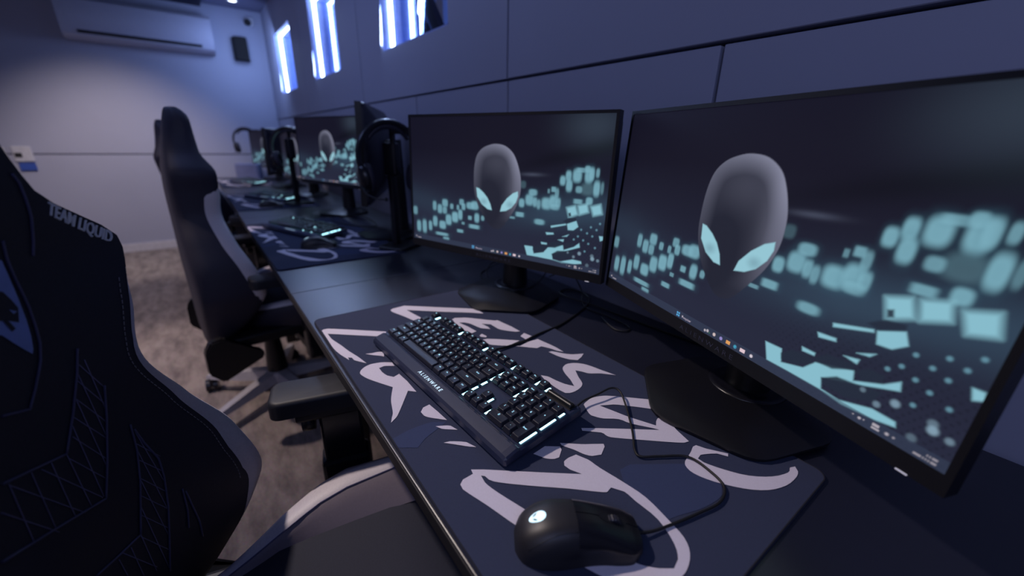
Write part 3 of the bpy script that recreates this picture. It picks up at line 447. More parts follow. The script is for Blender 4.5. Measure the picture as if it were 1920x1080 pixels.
    def rect(x0,x1,y0,y1,c,k=1):
        mm=(U>x0)&(U<x1)&(V>y0)&(V<y1); C[mm]=C[mm]*(1-k)+np.array(c)*k
    def disc(x,y,r,c,k=1): blend(soft((r-np.sqrt(((U-x)*asp)**2+(V-y)**2))/.004),np.array(c),k)
    bl=L((90,170,225));wh=L((215,205,215))
    for a in (-1,1):
        for b in (-1,1): rect(.385+a*.0032-.0027,.385+a*.0032+.0027,.0185+b*.0058-.0048,.0185+b*.0058+.0048,bl)
    disc(.403,.019,.006,wh,.8)
    disc(.491,.015,.008,wh,.7);disc(.500,.019,.009,wh,.7);disc(.507,.014,.006,L((60,110,90)),.8)
    disc(.523,.019,.010,L((210,190,190)));disc(.546,.019,.010,L((150,140,205)));rect(.562,.576,.010,.027,L((225,160,95)))
    disc(.591,.018,.010,L((70,160,190)));disc(.593,.016,.004,L((30,60,140)));rect(.606,.620,.010,.027,L((225,200,210)));disc(.638,.018,.009,wh)
    for x0 in (.862,.880): disc(x0,.022,.004,wh,.7)
    disc(.873,.020,.006,wh,.8)
    rect(.893,.905,.022,.030,wh,.6);rect(.893,.906,.010,.017,wh,.6);disc(.917,.019,.007,wh,.6);disc(.927,.019,.005,wh,.6)
    disc(.017,.019,.007,wh,.8);disc(.026,.024,.003,L((230,150,100)),.8);rect(.026,.050,.008,.013,wh,.5)
    for a,b,c_,d_ in ((.955,.988,.007,.013),(.970,.988,.021,.027)):
        mm=(U>a)&(U<b)&(V>c_)&(V<d_)&(np.sin(U*1900)>-.55); C[mm]=C[mm]*.45+wh*.45
    C=np.clip(C,0,1)
    me=bpy.data.meshes.new('screen')
    xs=(U-.5)*SW; zs=(V-.5)*SH
    co=np.stack([xs,np.zeros_like(xs),zs],-1).reshape(-1,3)
    idx=np.arange(NX*NY).reshape(NY,NX)
    q=np.stack([idx[:-1,:-1],idx[:-1,1:],idx[1:,1:],idx[1:,:-1]],-1).reshape(-1,4)
    me.vertices.add(len(co)); me.vertices.foreach_set('co',co.ravel().astype(np.float32))
    me.loops.add(q.size); me.loops.foreach_set('vertex_index',q.ravel().astype(np.int32))
    me.polygons.add(len(q)); me.polygons.foreach_set('loop_start',(np.arange(len(q))*4).astype(np.int32)); me.polygons.foreach_set('loop_total',np.full(len(q),4,np.int32))
    me.update(calc_edges=True); me.validate()
    ca=me.color_attributes.new('Wall','FLOAT_COLOR','POINT')
    ca.data.foreach_set('color',np.concatenate([C.reshape(-1,3),np.ones((NX*NY,1))],1).ravel().astype(np.float32))
    m=bpy.data.materials.new('lit_screen'); m.use_nodes=True; nt=m.node_tree; b=nt.nodes['Principled BSDF']
    at=nt.nodes.new('ShaderNodeAttribute'); at.attribute_name='Wall'
    b.inputs['Base Color'].default_value=(.004,.004,.006,1); b.inputs['Roughness'].default_value=.4; b.inputs['Specular IOR Level'].default_value=.12
    nt.links.new(at.outputs['Color'],b.inputs['Emission Color']); b.inputs['Emission Strength'].default_value=.96
    me.materials.append(m); return me
SCREEN=make_screen_mesh()

# ------------------------------------------------------------------ monitor
def make_monitor(label,x,y,z,yaw,tilt,group='wide monitors showing a grey head wallpaper'):
    """origin on the desk under the screen centre; z = screen centre height above desk"""
    t=thing('monitor',label,'monitor',(x,y,DZ),yaw,group)
    R=Matrix.Translation((0,0,z))@Matrix.Rotation(-tilt,4,'X')
    hw,hh=SW/2,SH/2
    bz=.0065; bb=.021
    bm=bmesh.new()
    # bezel: four bars around the screen plus slab behind
    box(bm,-hw-bz,-hw,-.003,.018,-hh-bb,hh+bz,M=R); box(bm,hw,hw+bz,-.003,.018,-hh-bb,hh+bz,M=R)
    box(bm,-hw,hw,-.003,.018,hh,hh+bz,M=R); box(bm,-hw,hw,-.003,.018,-hh-bb,-hh,M=R)
    mk('bezel',bm,M_bez,t)
    bm=bmesh.new()
    addtext(bm,'A L I E N W A R E',.011,lambda a,b,c:R@Vector((a,-.0034,-hh-.0115+b)),sx=1.35); mk('bezel_lettering',bm,M_bezl,t)
    s=link(bpy.data.objects.new('screen',SCREEN),t); s.matrix_local=R@Matrix.Translation((0,-.0015,0))
    bm=bmesh.new(); addtext(bm,'Pesquisar',.0058,lambda a,b,c:R@Vector((a+(.420-.5)*SW,-.0021,-hh+.0055+b)),sx=1.0); mk('search_text',bm,mat('screen_text',(200,190,200),.5,emit=(170,162,178),estr=.7),t)
    bm=bmesh.new()
    # back shell: loft of rounded rectangles
    def rr(w,h,yy,zo=0): return [bm.verts.new(R@Vector((px,yy,pz+zo))) for px,pz in roundrect(-w,w,-h,h,min(w,h)*.12,4)]
    rings=[rr(hw+bz,hh+.013,.018,-.0065),rr(hw+bz-.002,hh+.011,.026,-.0065),rr(hw*.80,hh*.82,.050,0),rr(hw*.38,hh*.62,.062,0),rr(hw*.34,hh*.56,.064,0)]
    for A,B in zip(rings[:-1],rings[1:]):
        for i in range(len(A)): bm.faces.new((A[i],A[(i+1)%len(A)],B[(i+1)%len(A)],B[i]))
    bm.faces.new(rings[-1]); bm.faces.new(rings[0][::-1])
    mk('back_shell',bm,M_back,t,smooth=True,angle=30)
    bm=bmesh.new(); box(bm,hw-.032,hw-.022,-.0040,-.002,-hh-bb-.0003,-hh-bb+.0010,M=R); mk('power_light',bm,M_pled,t)
    # neck
    bm=bmesh.new()
    pts=[(0,.100,.012),(0,.100,.10),(0,.098,z-.04),(0,.096,z+.05)]
    tube(bm,pts,[.037,.033,.029,.028],20); box(bm,-.05,.05,.060,.10,z-.05,z+.05,bev=.006)
    mk('neck',bm,M_blk,t,smooth=True,angle=40)
    # hexagonal foot, slightly domed
    bm=bmesh.new()
    cx,cy,Rr=.012,.050,.152
    hexp=lambda r:[(cx+r*math.cos(math.radians(-90+60*k)),cy+r*math.sin(math.radians(-90+60*k))) for k in range(6)]
    def rhex(r,z,rd=.03):
        P=hexp(r); o=[]
        for i in range(6):
            a=Vector(P[i-1]);b=Vector(P[i]);c=Vector(P[(i+1)%6]); p0=b+(a-b).normalized()*rd;p1=b+(c-b).normalized()*rd
            for k in range(5):
                tt=k/4; q=(p0*(1-tt)**2+b*2*tt*(1-tt)+p1*tt*tt); o.append(bm.verts.new((q.x,q.y,z)))
        return o
    def shift(Rg,f,z): 
        o=[]
        for v in Rg: o.append(bm.verts.new((0+(v.co.x-0)*f,.10+(v.co.y-.10)*f,z)))
        return o
    r0=rhex(Rr-.002,.0045);r1=rhex(Rr,.007);r2=rhex(Rr,.0105);r3=rhex(Rr-.004,.0125)
    r4=shift(r3,.6,.0185); r5=[bm.verts.new((.050*math.cos(math.radians(-150+60*i/5+6)),.10+.050*math.sin(math.radians(-150+60*i/5+6)),.024)) for i in range(30)]
    rs=[r0,r1,r2,r3,r4,r5]
    for A,B in zip(rs[:-1],rs[1:]):
        for i in range(30): bm.faces.new((A[i],A[(i+1)%30],B[(i+1)%30],B[i]))
    bm.faces.new(r0[::-1]); bm.faces.new(r5)
    mk('foot',bm,M_blk,t,smooth=True,angle=50)
    bm=bmesh.new(); lathe(bm,[(.062,.020),(.060,.0245),(.052,.0265),(.046,.024),(.040,.0265)],28,cy=.10); mk('swivel_ring',bm,M_blk2,t,smooth=True)
    return t
MONS=[]
MONS.append(make_monitor('large monitor nearest the camera at the right, cut off by the frame edge',-.267,.607,.301,-.338,.055))
MONS.append(make_monitor('monitor in the middle of the picture, beside the headset stand',-.854,.593,.304,.321,.032))
def dupmon(label,x,y,z,yaw,tilt):
    t=make_monitor(label,x,y,z,yaw,tilt); MONS.append(t); return t
dupmon('blurred monitor left of the edge-on monitor, second station, showing grey head',-2.497,.601,.348,.304,.03)
dupmon('tall monitor seen edge-on from behind, just left of the large headset',-1.826,.622,.362,-.482,.03)
dupmon('mostly hidden monitor behind the second headset stand',-3.42,.60,.304,.12,.03)
dupmon('far monitor with pale teal picture, behind the small hanging headset',-4.95,.60,.304,.30,.03)
dupmon('small far monitor seen edge-on at the farthest station',-4.17,.60,.304,-.45,.03)

# ------------------------------------------------------------------ keyboard
U_=.01905
KL,KD=.4425,.155
def make_keyboard(label,x,y,rz):
    t=thing('keyboard',label,'keyboard',(x,y,DZ+.0052),rz,'black backlit gaming keyboards')
    tilt=Matrix.Translation((0,0,.001))@Matrix.Rotation(math.radians(5.2),4,'X')
    # body: side profile extruded
    prof=[(0.004,.0),(0,.004),(0.002,.012),(.006,.0155),(.024,.0185),(.0275,.0175),(.030,.0155),(.150,.0155),(.155,.012),(.155,.004),(.150,.0)]
    bm=bmesh.new()
    secs=[]
    for xx,sc in ((0,.0025),(.003,0),(KL-.012,0),(KL-.003,.001),(KL,.004)):
        secs.append([bm.verts.new(tilt@Vector((xx,min(max(py,sc),.155-sc),max(pz-sc*.8,sc*.6) ))) for py,pz in prof])
    for A,B in zip(secs[:-1],secs[1:]):
        for i in range(len(prof)):
            j=(i+1)%len(prof); bm.faces.new((A[i],A[j],B[j],B[i]))
    bm.faces.new(secs[0]); bm.faces.new(secs[-1][::-1])
    mk('case',bm,M_kb,t)
    bm=bmesh.new()
    for sx in (.05,KL-.07):
        box(bm,sx,sx+.03,.125,.137,-.0115,.003,bev=.002,M=tilt)
    mk('riser_feet',bm,M_blk,t)
    bm=bmesh.new()
    # italic logo lettering on the front lip
    addtext(bm,'A L I E N W A R E',.0088,lambda a,b,c:tilt@Vector((.222+a+b*.25,.0140+b,.01735+(b-.001)*.1667+.0003)),bold=.00022,sx=1.12); mk('case_lettering',bm,M_kbtxt,t)
    # rows (y of row start), keys as (x units, w, h, legend)
    rows=[]
    y0=.0315; m=.0070
    def row(r): return y0+(5-r)*U_+(.0085 if r==0 else 0)
    K=[]
    def add(r,xu,w,leg,h=1,dy=0): K.append((m+xu*U_,row(r)+dy,w,h,leg))
    add(0,0,1,'esc')
    for i in range(12): add(0,2+i+(i//4)*.5,1,'F%d'%(i+1))
    for i,s in enumerate(('prt','scr','pau')): add(0,15.25+i,1,s)
    add(0,18.5,1,'x')
    x=0
    for s in "`1234567890-=": add(1,x,1,s); x+=1
    add(1,13,2,'back')
    for i,s in enumerate(('ins','hm','pup')): add(1,15.25+i,1,s)
    for i,s in enumerate(('num','/','*','-')): add(1,18.5+i,1,s)
    add(2,0,1.5,'tab'); x=1.5
    for s in "QWERTYUIOP[]": add(2,x,1,s); x+=1
    add(2,13.5,1.5,'\\')
    for i,s in enumerate(('del','end','pdn')): add(2,15.25+i,1,s)
    for i,s in enumerate('789'): add(2,18.5+i,1,s)
    add(3,21.5,1,'+',h=2)
    add(3,0,1.75,'caps'); x=1.75
    for s in "ASDFGHJKL;'": add(3,x,1,s); x+=1
    add(3,12.75,2.25,'enter')
    for i,s in enumerate('456'): add(3,18.5+i,1,s)
    add(4,0,2.25,'shift'); x=2.25
    for s in "ZXCVBNM,./": add(4,x,1,s); x+=1
    add(4,12.25,2.75,'shift'); add(4,16.25,1,'^')
    for i,s in enumerate('123'): add(4,18.5+i,1,s)
    add(5,21.5,1,'enter',h=2)
    x=0
    for s,w in (('ctrl',1.25),('win',1.25),('alt',1.25),('',6.25),('alt',1.25),('fn',1.25),('=',1.25),('ctrl',1.25)): add(5,x,w,s); x+=w
    for i,s in enumerate('<v>'): add(5,15.25+i,1,s)
    add(5,18.5,2,'0'); add(5,20.5,1,'.')
    bl=bmesh.new(); cache={}
    for (kx,ky,w,h,leg) in K:
        W=w*U_-.0012; H=h*U_-.0012
        cxx=kx+w*U_/2; cyy=ky+h*U_/2
        zb=.0186
        key=(w,h,leg)
        if key not in cache:
            bm=bmesh.new()
            def ring(a,b,z,rd,dy=0): return [bm.verts.new((px,py+dy,z)) for px,py in roundrect(-a,a,-b,b,rd,2)]
            R0=ring(W/2,H/2,0,.0015);R1=ring(W/2,H/2,.0012,.0015);R2=ring(W/2-.0021,H/2-.0019,.0066,.002,.0004);R3=ring(W/2-.0029,H/2-.0027,.0072,.002,.0004);R4=ring((W/2-.0029)*.5,(H/2-.0027)*.5,.0068,.001,.0004)
            for A,B in zip((R0,R1,R2,R3),(R1,R2,R3,R4)):
                for i in range(len(A)): f=bm.faces.new((A[i],A[(i+1)%len(A)],B[(i+1)%len(A)],B[i]))
            bm.faces.new(R4); bm.faces.new(R0[::-1])
            bmesh.ops.recalc_face_normals(bm,faces=bm.faces[:])
            if leg and leg not in ('',):
                L_=leg if len(leg)==1 else leg.capitalize()
                sz=.0056 if len(leg)==1 else (.0042 if len(leg)==2 or leg[0]=='F' else .0036)
                try: addtext(bm,L_,sz,lambda a,b,c:Vector((a-(0 if w<1.4 else 0),b+.0022,.0076)),mi=1,bold=.0001)
                except Exception as e: print(e)
            me=bpy.data.meshes.new('key'); bm.to_mesh(me); bm.free(); me.materials.append(M_key); me.materials.append(M_leg)
            cache[key]=me
        o=link(bpy.data.objects.new('space_bar' if w>6 else 'key',cache[key]),t)
        o.matrix_local=tilt@Matrix.Translation((cxx,cyy,zb))
        xr=(kx-m)/U_+w
        endk=any(abs(xr-e)<.01 for e in ((1,6,10.5,15,18.25,19.5) if abs(ky-row(0))<1e-4 else (15,18.25,22.5))) or leg=='^'
        box(bl,kx+w*U_-(.0075 if endk else .006),kx+w*U_+(.0004 if endk else -.0012),ky+.0040,ky+h*U_-.0034,.0157,.0161,mi=0 if endk else 2,M=tilt)
        box(bl,kx+.0020,kx+w*U_-.0030,ky+h*U_-.0022,ky+h*U_-.0001,.0157,.0160,mi=2,M=tilt)
        # stem under the cap
        box(bl,cxx-.004,cxx+.004,cyy-.004,cyy+.004,.0155,.0205,mi=1,M=tilt)
    mk('backlight',bl,[M_led,M_blk,M_led2],t)
    # volume roller at the top right
    bm=bmesh.new(); rx0=m+19.75*U_; rx1=m+22.4*U_; ry=row(0)+.006
    box(bm,rx0-.003,rx1+.002,ry-.008,ry+.008,.0150,.0165,bev=.0006,seg=1,M=tilt)
    P=[tilt@Vector((rx0+(rx1-rx0)*i/24,ry,.0178)) for i in range(25)]
    tube(bm,P,[.0052 if i%2 else .0047 for i in range(25)],12,mi=0)
    mk('volume_roller',bm,M_blk,t)
    return t
KB_MAIN=make_keyboard('black gaming keyboard with teal backlight in the foreground',-.778,.2300,math.radians(2.7))
kb_rest=[('second black keyboard with glowing edge keys, behind the nearest one, blurred',-2.23,.200,20),('small blurred keyboard with glowing dots on the third mat',-3.47,.24,24),('tiny blurred keyboard with glowing dots on the farthest mat',-4.72,.25,16)]
for lab,x,y,a in kb_rest:
    c=copy_tree(KB_MAIN); c.location=(x,y,DZ+.0052); c.rotation_euler=(0,0,math.radians(a)); c['label']=lab

# ------------------------------------------------------------------ mouse
def make_mouse(label,x,y,rz):
    t=thing('computer_mouse',label,'mouse',(x,y,DZ+.0048),rz,'black wired gaming mice')
    Lm=.128
    import bisect
    US=[0,.04,.12,.25,.4,.55,.7,.85,.95,1.]
    HW=[.010,.021,.0285,.0325,.0325,.0305,.0295,.0305,.0295,.0255]
    HH=[.012,.022,.031,.0385,.0410,.0395,.0345,.0265,.0200,.0150]
    def ip(T,u):
        u=min(max(u,0),1); i=min(bisect.bisect_right(US,u)-1,len(US)-2); h=US[i+1]-US[i]; q=(u-US[i])/h
        def s(k): 
            if k<=0: return (T[1]-T[0])/(US[1]-US[0])
            if k>=len(US)-1: return (T[-1]-T[-2])/(US[-1]-US[-2])
            return (T[k+1]-T[k-1])/(US[k+1]-US[k-1])
        return (2*q**3-3*q*q+1)*T[i]+(q**3-2*q*q+q)*h*s(i)+(-2*q**3+3*q*q)*T[i+1]+(q**3-q*q)*h*s(i+1)
    def P(u,a,off=0):
        """a: 0..1 across, 0 = one skirt, 1 = other skirt"""
        th=PI*(1-a); c,s=math.cos(th),math.sin(th)
        w=ip(HW,u);h=ip(HH,u)
        e=.62
        xx=w*math.copysign(abs(c)**e,c); zz=h*abs(s)**.85
        # pinch the flank under the shoulder
        k=1-.13*math.exp(-((zz-.010)/.007)**2)*math.exp(-((u-.62)/.22)**2)
        y=Lm*u + (.006*s if u>.9 else 0)*(u-.9)*10
        v=Vector((xx*k,y,zz))
        if off: 
            n=Vector((c*1.,0,s)).normalized(); v+=n*off
        return v
    def ax(x,u):
        w=ip(HW,u); q=min(1,abs(x)/w)**(1/.62); return 1-math.acos(math.copysign(q,x))/PI
    def patch(u0,u1,a0,a1,off,nu=20,na=20,thick=True):
        bm=bmesh.new()
        G=[[bm.verts.new(P(u0+(u1-u0)*i/nu,a0+(a1-a0)*j/na if not callable(a0) else a0(u0+(u1-u0)*i/nu)+(a1(u0+(u1-u0)*i/nu)-a0(u0+(u1-u0)*i/nu))*j/na,off)) for j in range(na+1)] for i in range(nu+1)]
        for i in range(nu):
            for j in range(na): bm.faces.new((G[i][j],G[i+1][j],G[i+1][j+1],G[i][j+1]))
        return bm,G
    bm,G=patch(0,1,0.,1.,0,44,44)
    bm.faces.new([g[0] for g in G]+[g[-1] for g in G][::-1]) if False else None
    bot=[bm.verts.new((0,g[0].co.y,0)) for g in G]
    for i in range(len(G)-1):
        bm.faces.new((G[i][0],G[i+1][0],bot[i+1],bot[i])); bm.faces.new((G[i][-1],G[i+1][-1],bot[i+1],bot[i]))
    bm.faces.new(list(G[0])+[bot[0]]); bm.faces.new(list(G[-1])+[bot[-1]])
    mk('shell',bm,mat('mouse_matte_shell',(36,35,40),.45,noise=.05,scale=300),t,smooth=True,angle=60)
    lo=lambda u:.150+.10*max(0,(.80-u))**1.2*1.6
    for s in (0,1):
        if s==0: bm,G=patch(.50,1.005,lo,lambda u:ax(-.0006,u),.0007,24,14)
        else: bm,G=patch(.50,1.005,lambda u:ax(.0006,u),lambda u:1-lo(u),.0007,24,14)
        r=bmesh.ops.extrude_face_region(bm,geom=bm.faces[:])
        for v in [g for g in r['geom'] if isinstance(g,bmesh.types.BMVert)]: v.co.z-=.0009
        mk('button',bm,M_blk2,t,smooth=True,angle=50)
    # scroll wheel in a slot
    bm=bmesh.new()
    cy=Lm*.82; cz=ip(HH,.82)-.0052
    ring=[(0.0+0,0)]
    for k in range(2): pass
    W_=[]
    for i in range(36):
        a=2*PI*i/36; r=.0098 if i%2 else .0092
        W_.append([bm.verts.new((sx,cy+r*rr*math.cos(a),cz+r*rr*math.sin(a))) for sx,rr in ((-.0042,.4),(-.0040,.9),(-.0030,1),(.0030,1),(.0040,.9),(.0042,.4))])
    for i in range(36):
        A,B=W_[i],W_[(i+1)%36]
        for j in range(5): bm.faces.new((A[j],A[j+1],B[j+1],B[j]))
    mk('scroll_wheel',bm,mat('wheel_rubber',(40,40,48),.35),t)
    bm=bmesh.new(); 
    sl=[(.815-.115*math.cos(2*PI*k/28),.0062*math.sin(2*PI*k/28)) for k in range(28)]
    cc=bm.verts.new(P(.815,.5,.0010)); rg=[bm.verts.new(P(u,ax(d,u),.0010)) for u,d in sl]
    for k in range(28): bm.faces.new((cc,rg[k],rg[(k+1)%28]))
    mk('wheel_slot',bm,M_beam,t)
    # lit badge (head outline with two eye slits)
    bm=bmesh.new(); uc,ac_=.185,.5
    def bp(a,b,off=.0006):   # a across (m), b along (m) toward nose
        u=uc+b/Lm; return P(u,ax(a,u),off)
    N=28; ringp=[]
    cpt=bm.verts.new(bp(0,0))
    def outline(q):
        s_=math.sin(q);c_=math.cos(q)      # egg: narrow end towards the tail
        return (.0062*s_*(1+.18*c_),.0090*c_)
    rings=[]
    for f in (.33,.66,1.):
        rings.append([bm.verts.new(bp(outline(2*PI*k/N)[0]*f,outline(2*PI*k/N)[1]*f)) for k in range(N)])
    for k in range(N): bm.faces.new((cpt,rings[0][k],rings[0][(k+1)%N]))
    for A,B in zip(rings[:-1],rings[1:]):
        for k in range(N): bm.faces.new((A[k],B[k],B[(k+1)%N],A[(k+1)%N]))
    bd=mk('badge',bm,M_logo,t,smooth=True)
    bm=bmesh.new()
    for s in (-1,1):
        e=[(.0007,-.0054),(.0034,-.0036),(.0047,-.0002),(.0024,-.0018)]
        bm.faces.new([bm.verts.new(bp(s*a,b,.0014)) for a,b in e])
    mk('badge_eye_slits',bm,M_beam,bd)
    # side seam lines
    for s in (0,1):
        bm=bmesh.new()
        pts=[P(u,a if s==0 else 1-a,.0001) for u,a in [(.10,.20),(.18,.26),(.28,.31),(.38,.335),(.50,.34)]]
        tube(bm,spline(pts,4),.00035,5); mk('shell_seam',bm,M_beam,t)
    return t
# tail at (-.244,.205), nose toward upper right
MOUSE=make_mouse('black wired mouse with lit round badge in the foreground',-.247,.200,math.radians(56-90))
c=copy_tree(MOUSE); c.location=(-1.735,.275,DZ+.0048); c.rotation_euler=(0,0,math.radians(-20)); c['label']='dark blurred mouse beside the second keyboard'
c=copy_tree(MOUSE); c.location=(-2.93,.27,DZ+.0048); c.rotation_euler=(0,0,math.radians(-15)); c['label']='tiny dark mouse beside the third keyboard'

def cable(name,label,pts,r=.0018,group=None):
    bm=bmesh.new(); tube(bm,spline(pts,8),r,8); o=mk(name,bm,M_cable); tag(o,label,'cable',group); return o
zc=DZ+.0072
# ---------------- cables on the near desk
nose=Vector((-.247,.200,0))+Matrix.Rotation(math.radians(-34),3,'Z')@Vector((0,.128,0))
cable('mouse_cable','thin black cable looping from the foreground mouse to the keyboard',[(nose.x-.001,nose.y-.002,zc+.007),(-.166,.326,zc+.002),(-.157,.357,zc),(-.147,.396,zc),(-.140,.432,zc),(-.148,.459,zc),(-.170,.470,zc),(-.204,.471,zc),(-.228,.440,zc),(-.243,.418,zc),(-.256,.421,zc),(-.284,.452,zc),(-.322,.486,zc+.004),(-.352,.506,zc+.010),(-.366,.500,zc+.012),(-.369,.470,zc+.010),(-.372,.440,zc+.008),(-.367,.412,zc+.008),(-.367,.400,zc+.010)],.0017)
cable('keyboard_cable','thick black cable running from the keyboard back across the desk',[(-.610,.402,zc+.006),(-.606,.430,zc+.002),(-.605,.465,zc),(-.606,.504,zc),(-.614,.548,zc),(-.628,.628,DZ+.003),(-.655,.715,DZ+.003),(-.690,.795,DZ+.003),(-.735,.832,DZ+.004),(-.775,.835,DZ+.004),(-.80,.815,DZ+.004),(-.79,.78,DZ+.004),(-.74,.77,DZ+.006),(-.66,.79,DZ+.004),(-.56,.80,DZ+.003),(-.42,.812,DZ+.003),(-.30,.83,DZ+.003)],.0026)
cable('coiled_cable','tangle of thin black cable behind the middle monitor, on the right',[(-.86,.80,DZ+.03),(-.80,.82,DZ+.06),(-.74,.81,DZ+.03),(-.70,.78,DZ+.006),(-.66,.76,DZ+.003),(-.60,.765,DZ+.003),(-.53,.760,DZ+.003),(-.515,.735,DZ+.003),(-.54,.72,DZ+.003),(-.60,.745,DZ+.004)],.0019)
cable('coiled_cable','loose loop of thin cable behind the middle monitor, on the left',[(-1.02,.80,DZ+.12),(-1.05,.78,DZ+.05),(-1.10,.74,DZ+.006),(-1.06,.68,DZ+.003),(-.98,.66,DZ+.003),(-.92,.69,DZ+.004),(-.93,.74,DZ+.02),(-1.0,.76,DZ+.05),(-1.05,.72,DZ+.04),(-1.02,.68,DZ+.008),(-.96,.71,DZ+.003),(-.88,.76,DZ+.01),(-.86,.79,DZ+.05)],.0019)
cable('coiled_cable','dark cables heaped behind the second keyboard',[(-2.05,.60,DZ+.003),(-2.2,.56,DZ+.003),(-2.35,.60,DZ+.004),(-2.3,.68,DZ+.012),(-2.15,.70,DZ+.004),(-2.0,.66,DZ+.003),(-2.1,.55,DZ+.008),(-2.3,.53,DZ+.003),(-2.45,.60,DZ+.003)],.003)

# ------------------------------------------------------------------ headsets
def make_headset(label,loc,rz,tilt=0):
    t=thing('headset',label,'headset',loc,rz,'black headsets'); t.rotation_euler=(tilt,0,rz)
    # local: band arc in XZ plane, origin at top inner of band (rests on hook)
    bm=bmesh.new(); pts=[]; a_,b_=.104,.118
    for k in range(25):
        q=math.radians(-28+236*k/24); pts.append((a_*1.06*math.cos(q),0,-b_+b_*math.sin(q)+.0))
    W=[.016]*25
    rings=[]
    for i,pv in enumerate(pts):
        q=math.radians(-28+236*i/24); n=Vector((math.cos(q),0,math.sin(q)));p0=Vector(pv); s=1.0 if 4<i<20 else .7
        rings.append([bm.verts.new(p0+n*dz+Vector((0,dy*s,0))) for dy,dz in ((-.016,0),(-.015,.008),(0,.012),(.015,.008),(.016,0),(.012,-.006),(-.012,-.006))])
    for A,B in zip(rings[:-1],rings[1:]):
        for j in range(7): bm.faces.new((A[j],A[(j+1)%7],B[(j+1)%7],B[j]))
    bm.faces.new(rings[0]);bm.faces.new(rings[-1][::-1])
    mk('headband',bm,mat('headset_satin_black',(26,27,36),.33,spec=.8),t,smooth=True,angle=50)
    bm=bmesh.new(); 
    for i in range(0,1): pass
    pts=[]
    for k in range(17):
        q=math.radians(35+110*k/16); pts.append((.088*math.cos(q),0,-b_+.104*math.sin(q)))
    tube(bm,pts,[.006+.005*math.sin(PI*k/16) for k in range(17)],10); mk('headband_pad',bm,M_leather,t,smooth=True)
    for s in (-1,1):
        bm=bmesh.new(); M=Matrix.Translation((s*.094,0,-.190))@Matrix.Rotation(s*math.radians(8),4,'Y')@Matrix.Diagonal((1,.92,1.12,1)).to_4x4()@Matrix.Rotation(math.radians(90),4,'Y')
        lathe(bm,[(.012,s*.022),(.034,s*.020),(.043,s*.010),(.045,0),(.044,-s*.006)],28)
        for v in bm.verts: v.co=M@v.co
        cup=mk('ear_cup',bm,M_blk2,t,smooth=True)
        bm=bmesh.new(); lathe(bm,[(.044,-s*.006),(.046,-s*.014),(.042,-s*.024),(.030,-s*.026),(.024,-s*.016)],28)
        for v in bm.verts: v.co=M@v.co
        mk('ear_cushion',bm,M_leather,cup,smooth=True)
    bm=bmesh.new(); tube(bm,spline([(-.105,-.01,-.215),(-.112,-.045,-.235),(-.095,-.095,-.25),(-.07,-.12,-.252)],6),.0022,6)
    bmesh.ops.create_uvsphere(bm,u_segments=10,v_segments=8,radius=.007,matrix=Matrix.Translation((-.066,-.122,-.252))); mk('microphone_boom',bm,M_blk,t,smooth=True)
    return t
def make_stand(label,loc,rz,h):
    t=thing('headset_stand',label,'stand',loc,rz,'black headset stands')
    bm=bmesh.new(); prism(bm,roundrect(-.075,.075,-.060,.060,.018),0,.014,bev=.005); mk('base',bm,M_blk,t)
    bm=bmesh.new(); box(bm,-.015,.015,.008,.030,.012,h-.09,bev=.005); mk('post',bm,M_blk2,t)
    bm=bmesh.new(); box(bm,-.020,.020,-.016,.040,h-.18,h-.060,bev=.008); box(bm,-.008,.008,-.006,.012,h-.10,h-.014,bev=.003); box(bm,-.016,.016,-.095,.0,h-.030,h-.014,bev=.004); box(bm,-.03,.03,-.10,-.085,h-.034,h-.004,bev=.004); mk('hook',bm,M_blk2,t)
    return t
va=math.atan2(-.6,1.6)
HSZ=DZ+.475
make_stand('tall black headset stand on the second mat, left of the middle monitor',(-1.552,.612,DZ+.0002),math.radians(-58)+PI,.462)
make_headset('large black headset hanging on the stand left of the middle monitor',(-1.500,.574,HSZ-.004),math.radians(88))
make_stand('blurred black headset stand in front of the mostly hidden monitor',(-2.95,.50,DZ+.0048),math.radians(-70)+PI,.462)
make_headset('blurred dark headset on the farther stand, left of the second-station monitor',(-2.95,.50,HSZ-.008),math.radians(-118+180))
make_headset('small far headset hanging on the corner of the farthest monitor',(-5.215,.478,DZ+.492),math.radians(-105+180))
bn=thing('pale_blue_block','pale blue rounded block filling the wall-coloured patch under the far teal monitor','box',(-4.97,.43,DZ+.0052),math.radians(50))  # block added where a wall-coloured patch shows, no bin known there
bm=bmesh.new(); prism(bm,roundrect(-.12,.12,-.05,.05,.03),0,.150,bev=.012); mk('block_body',bm,M_patch,bn,smooth=True,angle=40)

